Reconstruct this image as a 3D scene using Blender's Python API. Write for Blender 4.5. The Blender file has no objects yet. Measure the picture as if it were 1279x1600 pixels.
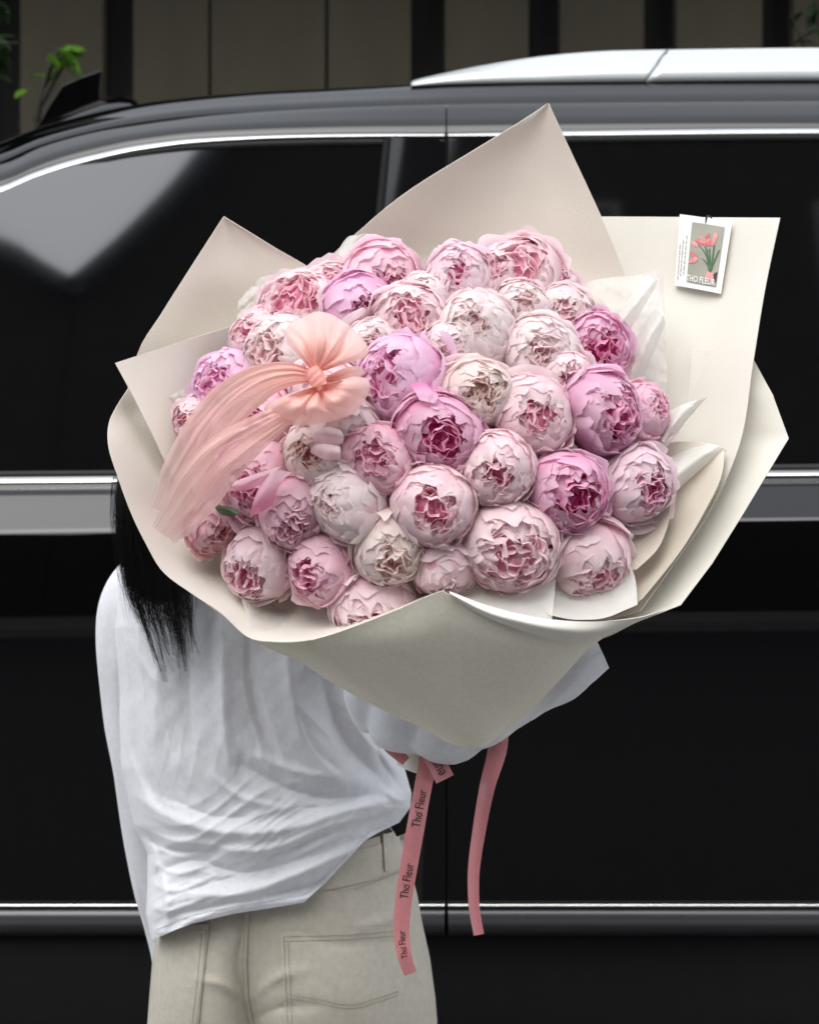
import bpy, bmesh, math, random
import numpy as np
from mathutils import Vector, Matrix

scene = bpy.context.scene
COL = scene.collection
R = math.radians

# ------------------------------------------------------------------ camera
FOC, CAMZ, HOR = 3000.0, 1.62, 425.0          # focal length in photo pixels, eye height, horizon row
cam = bpy.data.cameras.new('camera')
cam.sensor_fit = 'HORIZONTAL'
cam.sensor_width = 36.0
cam.lens = 36.0 * FOC / 1279.0
cam.shift_y = -(800.0 - HOR) / 1279.0
cam.clip_start, cam.clip_end = 0.1, 300.0
cam.dof.use_dof = True
cam.dof.focus_distance = 1.88
cam.dof.aperture_fstop = 12.0
cam_ob = bpy.data.objects.new('camera', cam)
cam_ob.location = (0, 0, CAMZ)
cam_ob.rotation_euler = (R(90), 0, 0)
COL.objects.link(cam_ob)
scene.camera = cam_ob

# ------------------------------------------------------------------ sky and sun (overcast)
world = bpy.data.worlds.new('World')
scene.world = world
world.use_nodes = True
wn, wl = world.node_tree.nodes, world.node_tree.links
bg = wn['Background']
sky = wn.new('ShaderNodeTexSky')
sky.sky_type = 'NISHITA'
sky.sun_disc = False
SUN_EL, SUN_AZ = R(57), R(198)               # azimuth clockwise from +Y: behind the camera, a little to the left
sky.sun_elevation = SUN_EL
sky.sun_rotation = SUN_AZ
sky.air_density, sky.dust_density, sky.ozone_density = 1.0, 4.0, 1.0
hs = wn.new('ShaderNodeHueSaturation')
hs.inputs['Saturation'].default_value = 0.30
wl.new(sky.outputs[0], hs.inputs['Color'])
cloud = wn.new('ShaderNodeMix')                # even overcast layer over the clear-sky model
cloud.data_type = 'RGBA'
cloud.inputs[0].default_value = .6
cloud.inputs[7].default_value = (6.15, 6.5, 7.1, 1)
wl.new(hs.outputs[0], cloud.inputs[6])
wl.new(cloud.outputs[2], bg.inputs['Color'])
bg.inputs['Strength'].default_value = 0.15

sun = bpy.data.lights.new('sun', 'SUN')
sun.energy = 1.0
sun.angle = R(50)
sun.color = (1.0, 0.975, 0.94)
sun_ob = bpy.data.objects.new('sun', sun)
sd = Vector((math.sin(SUN_AZ) * math.cos(SUN_EL), math.cos(SUN_AZ) * math.cos(SUN_EL), math.sin(SUN_EL)))
sun_ob.rotation_euler = (-sd).to_track_quat('-Z', 'Y').to_euler()
sun_ob.location = (-2, -3, 9)
COL.objects.link(sun_ob)

scene.view_settings.view_transform = 'Standard'
scene.view_settings.look = 'None'
scene.view_settings.gamma = 1.0
scene.view_settings.use_curve_mapping = False
scene.view_settings.exposure = 0.95
scene.render.engine = 'CYCLES'
scene.cycles.use_denoising = True
scene.cycles.max_bounces = 10
scene.cycles.diffuse_bounces = 8
scene.cycles.glossy_bounces = 4
scene.cycles.transmission_bounces = 6
scene.cycles.transparent_max_bounces = 12
scene.cycles.sample_clamp_indirect = 8.0

# ------------------------------------------------------------------ helpers
def P(px, py, d):
    """World point seen at photo pixel (px, py) at d metres before the camera."""
    return np.array(((px - 639.5) * d / FOC, d, CAMZ - (py - HOR) * d / FOC))

def wloc(o):
    v = Vector((0, 0, 0))
    while o is not None:
        v += o.location
        o = o.parent
    return np.array(v)

def tag(o, label=None, cat=None, group=None, kind=None):
    for k, v in (('label', label), ('category', cat), ('group', group), ('kind', kind)):
        if v: o[k] = v
    return o

def thing(name, loc, label, cat, group=None):
    o = bpy.data.objects.new(name, None)
    o.empty_display_size = 0.05
    COL.objects.link(o)
    o.location = Vector([float(c) for c in loc])
    return tag(o, label, cat, group)

def mesh_ob(name, V, F, mat, parent=None, smooth=True, uv=None, label=None, kind=None, loc=None):
    """One mesh object; V in world coordinates, stored relative to the parent (or loc)."""
    V = np.asarray(V, dtype=np.float64).reshape(-1, 3)
    base = wloc(parent) if parent is not None else (np.array(loc, float) if loc is not None else np.zeros(3))
    me = bpy.data.meshes.new(name)
    me.from_pydata((V - base).tolist(), [], F if isinstance(F, list) else F.tolist())
    if uv is not None:
        ul = me.uv_layers.new(name='UVMap')
        li = np.empty(len(me.loops), dtype=np.int32)
        me.loops.foreach_get('vertex_index', li)
        ul.data.foreach_set('uv', np.asarray(uv, dtype=np.float32)[li].ravel())
    if smooth:
        me.polygons.foreach_set('use_smooth', [True] * len(me.polygons))
    me.materials.append(mat)
    o = bpy.data.objects.new(name, me)
    COL.objects.link(o)
    if parent is not None:
        o.parent = parent
    else:
        o.location = Vector(base)
    return tag(o, label, None, None, kind)

def grid_faces(nu, nv, wrap=False, off=0):
    """nv rows of nu verts."""
    F = []
    m = nu if wrap else nu - 1
    for j in range(nv - 1):
        for i in range(m):
            a = off + j * nu + i
            b = off + j * nu + (i + 1) % nu
            F.append((a, b, b + nu, a + nu))
    return F

def grid_uv(nu, nv):
    u, v = np.meshgrid(np.linspace(0, 1, nu), np.linspace(0, 1, nv))
    return np.stack([u.ravel(), v.ravel()], 1)

def catmull(pts, n, closed=False):
    """n samples through the points, chord-length parameter, Catmull-Rom."""
    p = np.asarray(pts, float)
    m = len(p)
    if m == 2:
        t = np.linspace(0, 1, n)[:, None]
        return p[0] * (1 - t) + p[1] * t
    seg = np.linalg.norm(np.diff(p, axis=0), axis=1) + 1e-9
    s = np.concatenate([[0], np.cumsum(seg)])
    out = np.empty((n, p.shape[1]))
    tan = np.empty_like(p)
    for i in range(m):
        if 0 < i < m - 1:
            tan[i] = (p[i + 1] - p[i - 1]) / (s[i + 1] - s[i - 1])
        elif i == 0:
            tan[i] = (p[1] - p[0]) / seg[0]
        else:
            tan[i] = (p[-1] - p[-2]) / seg[-1]
    q = np.linspace(0, s[-1], n)
    k = np.clip(np.searchsorted(s, q, side='right') - 1, 0, m - 2)
    h = seg[k]
    t = ((q - s[k]) / h)[:, None]
    h = h[:, None]
    out = ((2*t**3 - 3*t**2 + 1) * p[k] + (t**3 - 2*t**2 + t) * h * tan[k]
           + (-2*t**3 + 3*t**2) * p[k + 1] + (t**3 - t**2) * h * tan[k + 1])
    return out

def patch_pts(rows, nu, nv):
    """rows: list of lists of (px, py, d). Returns nv x nu x 3 world points."""
    r = np.stack([catmull([P(*q) for q in row], nu) for row in rows])      # nr x nu x 3
    return np.stack([catmull(r[:, i], nv) for i in range(nu)], axis=1)    # nv x nu x 3

def smooth_noise(rng, n=5, f=3.0):
    ks = rng.normal(0, f, (n, 2)); ph = rng.uniform(0, 6.28, n); am = rng.uniform(.5, 1, n)
    am /= np.sqrt((am**2).sum()) 
    def fn(u, v):
        s = 0
        for k, p, a in zip(ks, ph, am):
            s = s + a * np.sin(k[0] * u + k[1] * v + p)
        return s
    return fn

def solid(o, th, off=0.0, split=50):
    m = o.modifiers.new('thickness', 'SOLIDIFY')
    m.thickness = th
    m.offset = off
    o.modifiers.new('crisp', 'EDGE_SPLIT').split_angle = R(split)
    return o

def box(c, s):
    c = np.array(c, float); s = np.array(s, float) / 2
    V = [c + s * np.array(q) for q in ((-1,-1,-1),(1,-1,-1),(1,1,-1),(-1,1,-1),(-1,-1,1),(1,-1,1),(1,1,1),(-1,1,1))]
    return np.array(V), [(0,3,2,1),(4,5,6,7),(0,1,5,4),(1,2,6,5),(2,3,7,6),(3,0,4,7)]

def tube(pts, rad, ns=10, cap=True, squash=None):
    """Tube along world points with per-point radius; parallel-transport frame."""
    p = np.asarray(pts, float); n = len(p)
    rad = np.full(n, rad) if np.isscalar(rad) else np.asarray(rad, float)
    T = np.gradient(p, axis=0); T /= np.linalg.norm(T, axis=1)[:, None] + 1e-12
    up = np.array((0, 0, 1.0))
    if abs(T[0] @ up) > .9: up = np.array((1.0, 0, 0))
    N = up - (up @ T[0]) * T[0]; N /= np.linalg.norm(N)
    V = []
    for i in range(n):
        N = N - (N @ T[i]) * T[i]; N /= np.linalg.norm(N)
        B = np.cross(T[i], N)
        a = np.linspace(0, 2 * math.pi, ns, endpoint=False)
        V.append(p[i] + rad[i] * (np.cos(a)[:, None] * N + np.sin(a)[:, None] * B))
    V = np.concatenate(V)
    F = grid_faces(ns, n, wrap=True)
    if cap:
        F.append(tuple(range(ns))[::-1]); F.append(tuple(range((n-1)*ns, n*ns)))
    return V, F

def join(parts):
    V, F, o = [], [], 0
    for v, f in parts:
        V.append(np.asarray(v).reshape(-1, 3)); F += [tuple(i + o for i in q) for q in f]; o += len(V[-1])
    return np.concatenate(V), F

# ------------------------------------------------------------------ materials
def nt(name):
    m = bpy.data.materials.new(name)
    m.use_nodes = True
    return m, m.node_tree.nodes, m.node_tree.links, m.node_tree.nodes['Principled BSDF']

def noise_node(N, L, scale, detail=4, coord='Object', stretch=None, rough=.55):
    tc = N.new('ShaderNodeTexCoord')
    n = N.new('ShaderNodeTexNoise')
    n.inputs['Scale'].default_value = scale
    n.inputs['Detail'].default_value = detail
    n.inputs['Roughness'].default_value = rough
    src = tc.outputs[coord]
    if stretch:
        mp = N.new('ShaderNodeMapping'); mp.inputs['Scale'].default_value = stretch
        L.new(src, mp.inputs[0]); src = mp.outputs[0]
    L.new(src, n.inputs['Vector'])
    return n

def mat(name, col, rough=.5, metal=0, var=.12, nscale=30, bump=0, bscale=200, coat=0, spec=.5, ior=1.5, stretch=None, bdist=.001, sheen=0, coord='Object', trans=0, weave=0):
    m, N, L, b = nt(name)
    b.inputs['Roughness'].default_value = rough
    b.inputs['Metallic'].default_value = metal
    b.inputs['IOR'].default_value = ior
    b.inputs['Specular IOR Level'].default_value = spec
    b.inputs['Coat Weight'].default_value = coat
    b.inputs['Coat Roughness'].default_value = .02
    b.inputs['Sheen Weight'].default_value = sheen
    n = noise_node(N, L, nscale, 5, coord, stretch)
    rp = N.new('ShaderNodeValToRGB')
    e = rp.color_ramp.elements
    e[0].position, e[1].position = .3, .72
    e[0].color = (*[c * (1 - var) for c in col], 1)
    e[1].color = (*[min(1, c * (1 + var)) for c in col], 1)
    L.new(n.outputs['Fac'], rp.inputs[0])
    L.new(rp.outputs[0], b.inputs['Base Color'])
    if bump or weave:
        n2 = noise_node(N, L, bscale, 3, coord, stretch)
        h = n2.outputs['Fac']
        if weave:
            tc = N.new('ShaderNodeTexCoord')
            hs_ = []
            for ax in ('X', 'Z'):
                w = N.new('ShaderNodeTexWave'); w.bands_direction = ax
                w.inputs['Scale'].default_value = weave; w.inputs['Distortion'].default_value = 1.2
                w.inputs['Detail Scale'].default_value = 4.0
                L.new(tc.outputs['Object'], w.inputs[0]); hs_.append(w.outputs['Fac'])
            mm = N.new('ShaderNodeMath'); mm.operation = 'ADD'
            L.new(hs_[0], mm.inputs[0]); L.new(hs_[1], mm.inputs[1])
            ma = N.new('ShaderNodeMath'); ma.operation = 'MULTIPLY_ADD'; ma.inputs[1].default_value = .35
            L.new(mm.outputs[0], ma.inputs[0]); L.new(h, ma.inputs[2]); h = ma.outputs[0]
        bp = N.new('ShaderNodeBump'); bp.inputs['Strength'].default_value = bump or .5
        bp.inputs['Distance'].default_value = bdist
        L.new(h, bp.inputs['Height'])
        L.new(bp.outputs[0], b.inputs['Normal'])
    if trans:
        out = N['Material Output']
        t = N.new('ShaderNodeBsdfTranslucent'); mx = N.new('ShaderNodeMixShader')
        L.new(rp.outputs[0], t.inputs[0]); mx.inputs[0].default_value = trans
        L.new(b.outputs[0], mx.inputs[1]); L.new(t.outputs[0], mx.inputs[2]); L.new(mx.outputs[0], out.inputs[0])
    return m

def sheer(m, opacity):
    """Let part of the light straight through: thin organza or tissue."""
    N, L = m.node_tree.nodes, m.node_tree.links
    out = N['Material Output']; src = out.inputs[0].links[0].from_socket
    tr = N.new('ShaderNodeBsdfTransparent'); mx = N.new('ShaderNodeMixShader')
    mx.inputs[0].default_value = opacity
    L.new(tr.outputs[0], mx.inputs[1]); L.new(src, mx.inputs[2]); L.new(mx.outputs[0], out.inputs[0])
    return m

M = {}
M['asphalt'] = mat('asphalt', (.030, .030, .031), .9, var=.35, nscale=60, bump=.6, bscale=300, bdist=.004)
M['concrete'] = mat('concrete', (.16, .155, .145), .9, var=.25, nscale=6, bump=.4, bscale=120, bdist=.003)
M['kerbstone'] = mat('kerbstone', (.26, .25, .24), .85, var=.2, nscale=14, bump=.4, bscale=120, bdist=.003)
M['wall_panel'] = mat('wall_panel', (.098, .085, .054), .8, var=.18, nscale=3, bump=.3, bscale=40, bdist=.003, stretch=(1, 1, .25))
M['dark_timber'] = mat('dark_timber', (.022, .02, .018), .7, var=.3, nscale=8, stretch=(4, 4, .3))
M['brick_dark'] = mat('brick_dark', (.020, .017, .015), .9, var=.3, nscale=3, bump=.4, bscale=40, bdist=.01)
M['slate'] = mat('slate', (.045, .046, .05), .8, var=.3, nscale=4)
M['pane'] = mat('window_pane', (.012, .014, .016), .05, var=.1)
M['paint'] = mat('black_car_paint', (.0012, .0012, .0014), .5, var=.05, coat=1.0, spec=0)
M['paint'].node_tree.nodes['Principled BSDF'].inputs['Coat IOR'].default_value = 1.52
M['tint'] = mat('tinted_glass', (.0016, .0017, .002), .04, var=.05, ior=2.2)
M['gloss_black'] = mat('gloss_black_trim', (.004, .004, .0045), .08, var=.05)
M['rubber'] = mat('rubber', (.012, .012, .012), .7, var=.2)
M['plastic'] = mat('black_plastic', (.0035, .0035, .004), .5, var=.2, bump=.2, bscale=500, bdist=.0005, spec=.2)
M['chrome'] = mat('chrome', (.70, .70, .69), .14, metal=1, var=.03)
M['satin'] = mat('satin_silver', (.50, .525, .53), .3, metal=.25, var=.02)
M['satin_dark'] = mat('satin_dark_trim', (.035, .035, .04), .28, var=.05, ior=1.6)
M['alloy'] = mat('alloy', (.5, .5, .52), .25, metal=1, var=.05)
M['bounce_slab'] = mat('bounce_slab_concrete', (.30, .295, .28), .9, var=.12, nscale=5, bump=.4, bscale=120, bdist=.003)
# ------------------------------------------------------------------ ground, far houses, wall
V, F = box((0, 0, -.05), (240, 240, .1))
tag(mesh_ob('ground', V, F, M['concrete'], smooth=False), kind='structure')
V, F = box((0, -.6, .002), (120, 13.8, .004))
tag(mesh_ob('road', V, F, M['asphalt'], smooth=False), kind='structure')
V, F = box((0, 2.03, .003), (40, 1.36, .012))
tag(mesh_ob('bounce_slab', V, F, M['bounce_slab'], smooth=False), kind='structure')  # pale strip out of view, added to bounce light up onto the paper cone
V, F = box((0, -7.57, .06), (120, .14, .13))
tag(mesh_ob('kerb', V, F, M['kerbstone'], smooth=False), kind='structure')
V, F = box((0, -8.7, .055), (120, 2.1, .115))
tag(mesh_ob('pavement', V, F, M['kerbstone'], smooth=False), kind='structure')

M['window_frame'] = mat('window_frame', (.22, .21, .20), .7, var=.1)
def house(x0, x1, eave, apex, y0, depth, label):
    """Gabled house whose gable end faces the street, behind the photographer: it shows in the car's glass."""
    t = thing('house', ((x0 + x1) / 2, y0, 0), label, 'house')
    xm = (x0 + x1) / 2
    pr = [(x0, 0), (x1, 0), (x1, eave), (xm, apex), (x0, eave)]
    V = [(x, y0, z) for x, z in pr] + [(x, y0 - depth, z) for x, z in pr]
    F = [(0, 1, 2, 3, 4)[::-1], (5, 6, 7, 8, 9)] + [(i, (i + 1) % 5, (i + 1) % 5 + 5, i + 5) for i in range(5)]
    mesh_ob('wall', V, F, M['brick_dark'], t, smooth=False)
    for sx in (-1, 1):
        xe = x0 if sx < 0 else x1
        e = np.array((xe + sx * .04, eave - .04 * (apex - eave) / (xm - x0) + .06)); a = np.array((xm, apex + .06))
        nrm = np.array((-(a - e)[1], (a - e)[0])); nrm *= .14 / np.linalg.norm(nrm) * (1 if nrm[1] > 0 else -1)
        q = [e, a, a + nrm, e + nrm]
        V = [(p[0], y0 + .3, p[1]) for p in q] + [(p[0], y0 - depth - .3, p[1]) for p in q]
        F = [(0, 1, 2, 3), (7, 6, 5, 4)] + [(i + 4, (i + 1) % 4 + 4, (i + 1) % 4, i) for i in range(4)]
        mesh_ob('roof', V, F, M['slate'], t, smooth=False)
    nw = max(1, int((x1 - x0) / 2.4))
    for fl in range(4):
        for i in range(nw):
            cx = x0 + (i + .5) * (x1 - x0) / nw
            zc_ = 1.6 + fl * 2.8
            if abs(cx - xm) > (x1 - x0) / 2 * min(1, 1 - (zc_ + .9 - eave) / (apex - eave)) - .9: continue
            V, F = box((cx, y0 + .03, 1.6 + fl * 2.8), (1.1, .08, 1.4))
            w = mesh_ob('window', V, F, M['window_frame'], t, smooth=False)
            V, F = box((cx, y0 + .075, 1.6 + fl * 2.8), (.96, .02, 1.26))
            mesh_ob('pane', V, F, M['pane'], w, smooth=False)
    return t

house(-2.98, 8.6, 6.75, 14.6, -9.8, 9, 'dark brick gabled house across the road, mirrored in the long side window')
house(-12.6, -3.0, 6.65, 10.7, -9.8, 9, 'lower dark brick gabled house across the road, mirrored low at the window end')

# panelled wall behind the car, under an unseen canopy added to shade it
WD = 6.5
wall = thing('panelled_wall', (0, WD, 0), 'dim beige panelled wall with dark uprights behind the black car', 'wall')
def wx(px): return (px - 639.5) * WD / FOC
V, F = box((0, WD + .17, 1.75), (14, .1, 3.5))
mesh_ob('backing', V, F, M['dark_timber'], wall, smooth=False)
spans = [(30, 160), (207, 325.5), (329, 508), (512, 642), (695, 826), (875, 1007), (1057, 1192), (1240, 1370)]
x = 1420
while x < 3600: spans.append((x, x + 131)); x += 181
x = -20
while x > -2400: spans.append((x - 131, x)); x -= 181
rngw = np.random.default_rng(5)
for a, b in spans:
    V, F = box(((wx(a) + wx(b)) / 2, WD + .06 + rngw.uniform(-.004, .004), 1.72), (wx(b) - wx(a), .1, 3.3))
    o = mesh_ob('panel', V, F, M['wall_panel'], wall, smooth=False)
    bv = o.modifiers.new('edge', 'BEVEL'); bv.width = .006; bv.segments = 2
V, F = box((0, WD - .62, 3.6), (14, 1.75, .16))
mesh_ob('shade_canopy', V, F, M['dark_timber'], wall, smooth=False)  # out of view, put in to keep daylight off the panels

# leafy shrubs showing over the car
M['leaf_bright'] = mat('leaf_bright', (.10, .24, .018), .5, var=.35, nscale=20, trans=.45)
M['leaf_dark'] = mat('leaf_dark', (.02, .045, .012), .55, var=.3, nscale=20, trans=.3)
M['bark'] = mat('bark', (.022, .02, .012), .9, var=.3, nscale=40)
def leaf_mesh(name, L_, W_, mt):
    n = 7
    V, uv = [], []
    for j in range(n):
        t = j / (n - 1)
        w = W_ * math.sin(math.pi * min(1, t ** .8)) * .5 + .0004
        for s in (-1, 0, 1):
            V.append((s * w, t * L_, -.25 * L_ * t * t + (.12 * W_ if s else 0)))
    me = bpy.data.meshes.new(name)
    me.from_pydata(V, [], grid_faces(3, n))
    me.polygons.foreach_set('use_smooth', [True] * len(me.polygons))
    me.materials.append(mt)
    return me
def shrub(base, stems, label, lmats, seed):
    """stems: list of (points, leaf count, leaf length)."""
    rng = np.random.default_rng(seed)
    t = thing('shrub', base, label, 'shrub')
    meshes = [leaf_mesh('leaf', 1, .55, m) for m in lmats]
    for pts, nl, ll, mi in stems:
        c = catmull(pts, 24)
        V, F = tube(c, np.linspace(.012, .003, 24), 6)
        mesh_ob('stem', V, F, M['bark'], t)
        for k in range(nl):
            f = .45 + .55 * (k + rng.random()) / nl
            p = c[int(f * 23)] + rng.normal(0, .02, 3)
            o = bpy.data.objects.new('leaf', meshes[mi])
            COL.objects.link(o)
            o.parent = t
            s = ll * rng.uniform(.6, 1.15)
            o.matrix_local = (Matrix.Translation(Vector(p) - t.location) @ Matrix.Rotation(rng.uniform(0, 6.28), 4, 'Z')
                              @ Matrix.Rotation(rng.uniform(-1.0, .5), 4, 'X') @ Matrix.Rotation(rng.normal(0, .5), 4, 'Y') @ Matrix.Scale(s, 4))
D1 = 5.3
b0 = P(20, 1400, D1); b0[2] = 0
shrub(b0, [([b0, P(10, 700, D1), P(40, 300, D1), P(80, 90, D1 - .05), P(112, 76, D1)], 0, .08, 0),
           ([P(56, 190, D1), P(70, 130, D1), P(84, 92, D1 - .03), P(90, 74, D1)], 6, .085, 0),
           ([P(64, 160, D1), P(100, 100, D1), P(122, 82, D1)], 7, .08, 0),
           ([P(-60, 400, D1), P(-70, 180, D1 + .1), P(-20, 60, D1 + .1), P(14, -70, D1 + .15)], 30, .085, 1),
           ([P(-70, 180, D1 + .1), P(-60, 110, D1 + .1), P(-10, 72, D1), P(28, 66, D1)], 14, .07, 1)],
      'green shrub at the rear of the car with bright young leaves over the roof fin', [M['leaf_bright'], M['leaf_dark']], 3)
b1 = P(1330, 1400, 5.9); b1[2] = 0
shrub(b1, [([b1, P(1330, 500, 5.9), P(1300, 200, 5.9), P(1250, 60, 5.9), P(1235, 20, 5.9)], 22, .09, 1),
           ([P(1330, 500, 5.9), P(1310, 160, 5.9), P(1275, 30, 5.9), P(1270, -20, 5.9)], 24, .09, 0)],
      'dim green shrub before the beige wall beyond the silver roof rail', [M['leaf_dark'], M['leaf_dark']], 8)
# ------------------------------------------------------------------ the black car (side towards us)
def curve(pts):
    p = np.array(pts, float)
    xs = np.arange(p[0, 0], p[-1, 0] + 1, 2.0)
    # smooth interpolation: catmull through the points resampled on x
    c = catmull(p, 4000)
    return lambda q: np.interp(q, c[:, 0], c[:, 1])
c_sil = curve([(-900, 470), (-700, 400), (-450, 330), (-250, 285), (-100, 254), (0, 230), (60, 206), (150, 182), (220, 168), (300, 158), (400, 150), (500, 145), (640, 138), (700, 134), (860, 130), (1279, 127), (1700, 127), (2200, 140), (2500, 165)])
c_cre = curve([(-900, 500), (-700, 430), (-450, 358), (-250, 312), (-100, 280), (0, 257), (60, 232), (130, 212), (200, 198), (300, 185), (400, 178), (550, 171), (700, 167), (860, 165), (1279, 162), (1700, 163), (2200, 180), (2500, 210)])
c_chr = curve([(-900, 560), (-700, 478), (-450, 395), (-250, 346), (-100, 312), (0, 288), (50, 267), (100, 250), (150, 237), (200, 226), (250, 218.5), (300, 213), (400, 208), (500, 205.5), (600, 204.5), (697, 204.5), (885, 201), (1279, 197), (1700, 200), (2200, 225), (2500, 262)])
def c_belt(q): return 743 - (q * 11.0 / 1279)
def c_crb(q): return 835 - np.clip(q, -300, 1500) * 20.0 / 1279   # foot of the lit shoulder
X0, X1 = -900, 2500

def strip(name, rows, q, mt, parent, th=0, smooth=True):
    """rows: list of (curve or fn(q)->py, depth). Surface across the car side."""
    V = []
    for f, d in rows:
        V.append(np.stack([P(a, b, d) for a, b in zip(q, f(q))]))
    V = np.concatenate(V)
    o = mesh_ob(name, V, grid_faces(len(q), len(rows)), mt, parent, smooth)
    if th: solid(o, th, -1)
    return o
def sub(f, dy): return lambda q: f(q) + dy
def mixf(f, g, t): return lambda q: f(q) * (1 - t) + g(q) * t
def const(v): return lambda q: np.full_like(q, v, dtype=float)

car = thing('car', P(760, 1500, 4.0) * np.array((1, 1, 0)), 'large black car parked side-on behind the bouquet, tinted windows and chrome strips', 'car')
DB = 3.05
SPLIT = 697.0
def qs(a, b, n=90): return np.linspace(a, b, n)

def lower_rows():
    r = [(sub(c_belt, 20), 3.155), (sub(c_belt, 29), 3.150), (sub(c_belt, 32), 3.108), (sub(c_belt, 34), 3.099)]
    for t in (.08, .3, .5, .7, .9, .97, 1.0):
        r.append((mixf(sub(c_belt, 34), c_crb, t), 3.099 - .049 * t))
    r += [(sub(c_crb, 1), 3.0495), (sub(c_crb, 3), 3.0485), (sub(c_crb, 20), 3.046), (const(960), 3.038), (const(1100), 3.034), (const(1230), 3.0315), (const(1340), 3.030), (const(1385), 3.0298), (const(1404), 3.0297), (const(1407.5), 3.0297), (const(1409), 3.030), (const(1410), 3.050)]
    return r
def door(a, b, name):
    o = strip(name, lower_rows(), qs(a, b), M['paint'], car, .012)
    # window frame band above the glass belongs to the door
    strip('door_frame', [(sub(c_cre, 2.5), 3.342), (sub(c_cre, 3.5), 3.339), (mixf(c_cre, c_chr, .3), 3.325), (mixf(c_cre, c_chr, .6), 3.306), (mixf(c_cre, c_chr, .95), 3.284), (sub(c_chr, .5), 3.282), (sub(c_chr, 3), 3.287)],
          qs(a, b), M['paint'], o, .008)
    return o
d1 = door(-640, SPLIT - 1.3, 'door')
d2 = door(SPLIT + 1.3, 2100, 'door')
# roof side and roof
strip('roof_side', [(sub(c_sil, -1), 3.44), (sub(c_sil, 0), 3.415), (sub(c_sil, 1), 3.411), (mixf(c_sil, c_cre, .3), 3.393), (mixf(c_sil, c_cre, .6), 3.374), (sub(c_cre, -4), 3.354), (sub(c_cre, -1.5), 3.350), (sub(c_cre, 0), 3.36)],
      qs(X0, X1, 160), M['paint'], car, .006)
def roof_rows():
    zs = []
    q = qs(X0, X1, 120)
    base = np.stack([P(a, b, 3.43) for a, b in zip(q, c_sil(q))])
    far = base.copy(); far[:, 1] = 4.68
    mid = (base + far) / 2; mid[:, 2] += .006
    V = np.concatenate([base - np.array((0, 0, .004)), mid, far])
    return V, grid_faces(120, 3)
V, F = roof_rows()
solid(mesh_ob('roof', V, F, M['paint'], car), .01, -1)
# dark seals in the gaps: inner shell behind the doors
strip('inner_shell', [(sub(c_sil, 2), 3.46), (c_cre, 3.36), (sub(c_chr, 2), 3.31), (sub(c_belt, 20), 3.20), (c_crb, 3.10), (const(1100), 3.075), (const(1420), 3.09)], qs(-880, 2490, 120), M['rubber'], car, .01)

# windows: glass of the rear door and of the front door
def dg(py): return 3.272 - (py - 215) * (3.272 - 3.163) / (745 - 215)
def glass(a, b, off=0.0, bulge=.004):
    q = qs(a, b, 60); n = 26
    V = []
    for j in range(n):
        t = j / (n - 1)
        for x in q:
            y = (c_chr(x) + 11) * (1 - t) + (c_belt(x) + 4) * t
            d = dg(y) + off - bulge * math.sin(math.pi * t)
            V.append(P(x, y, d))
    return np.array(V), grid_faces(len(q), n)
V, F = glass(-560, 604)
w1 = mesh_ob('window', V, F, M['tint'], d1)
V, F = glass(792, 2050)
w2 = mesh_ob('window', V, F, M['tint'], d2)
# gloss black pillar covers and window seals
def pillar(a0, a1, b0, b1, off, mt, name, par):
    V = []
    n = 20
    for j in range(n):
        t = j / (n - 1)
        for s in np.linspace(0, 1, 8):
            x = (a0 * (1 - s) + a1 * s) * (1 - t) + (b0 * (1 - s) + b1 * s) * t
            y = (c_chr(x) + 11) * (1 - t) + (c_belt(x) + 4) * t
            V.append(P(x, y, dg(y) + off - .004 * math.sin(math.pi * t) - .003 * math.sin(math.pi * s)))
    return solid(mesh_ob(name, np.array(V), grid_faces(8, n), mt, par), .004, -1)
pillar(608, 694, 560, 694, -.003, M['gloss_black'], 'pillar_cover', d1)
pillar(700.5, 796, 700.5, 830, -.003, M['gloss_black'], 'pillar_cover', d2)
pillar(601.5, 608, 548, 560, -.006, M['plastic'], 'window_seal', d1)
strip('window_seal', [(sub(c_chr, 10), 3.268), (sub(c_chr, 14), 3.263), (sub(c_chr, 20), 3.264), (sub(c_chr, 22), 3.27)], qs(-560, SPLIT - 3), M['rubber'], d1)
strip('window_seal', [(sub(c_chr, 10), 3.268), (sub(c_chr, 14), 3.263), (sub(c_chr, 20), 3.264), (sub(c_chr, 22), 3.27)], qs(SPLIT + 3, 2050), M['rubber'], d2)

# chrome strips: rounded bars along the car
PROF = ((0, -.2), (.04, .15), (.1, .30), (.35, .70), (.55, .95), (.65, 1.03), (.78, 1.0), (.92, .75), (1, .1))
PROF2 = ((0, -.2), (.04, .2), (.15, .55), (.36, 1.0), (.46, 1.05), (.6, 1.03), (.8, .95), (.93, .8), (1, .1))
def bar(f0, f1, d, depth, a, b, name, par, mt=None, prof=PROF):
    q = qs(a, b, 110)
    rows = []
    for t, k in prof:
        rows.append((mixf(f0, f1, t), d - depth * k))
    return strip(name, rows, q, mt or M['chrome'], par)
th = curve([(-900, 14), (-100, 14), (0, 14.5), (200, 12.5), (400, 9), (600, 8.5), (697, 8), (900, 12), (1279, 12.5), (2500, 12)])
f_ct = lambda q: c_chr(q) + 1.5
f_cb = lambda q: c_chr(q) + 1.5 + th(q)
bar(f_ct, f_cb, 3.278, .016, -560, SPLIT - 2.5, 'chrome_strip', d1)
bar(f_ct, f_cb, 3.278, .016, SPLIT + 2.5, 2060, 'chrome_strip', d2)
bar(c_belt, sub(c_belt, 25), 3.160, .020, -640, SPLIT - 1.6, 'chrome_strip', d1, prof=PROF2)
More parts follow.
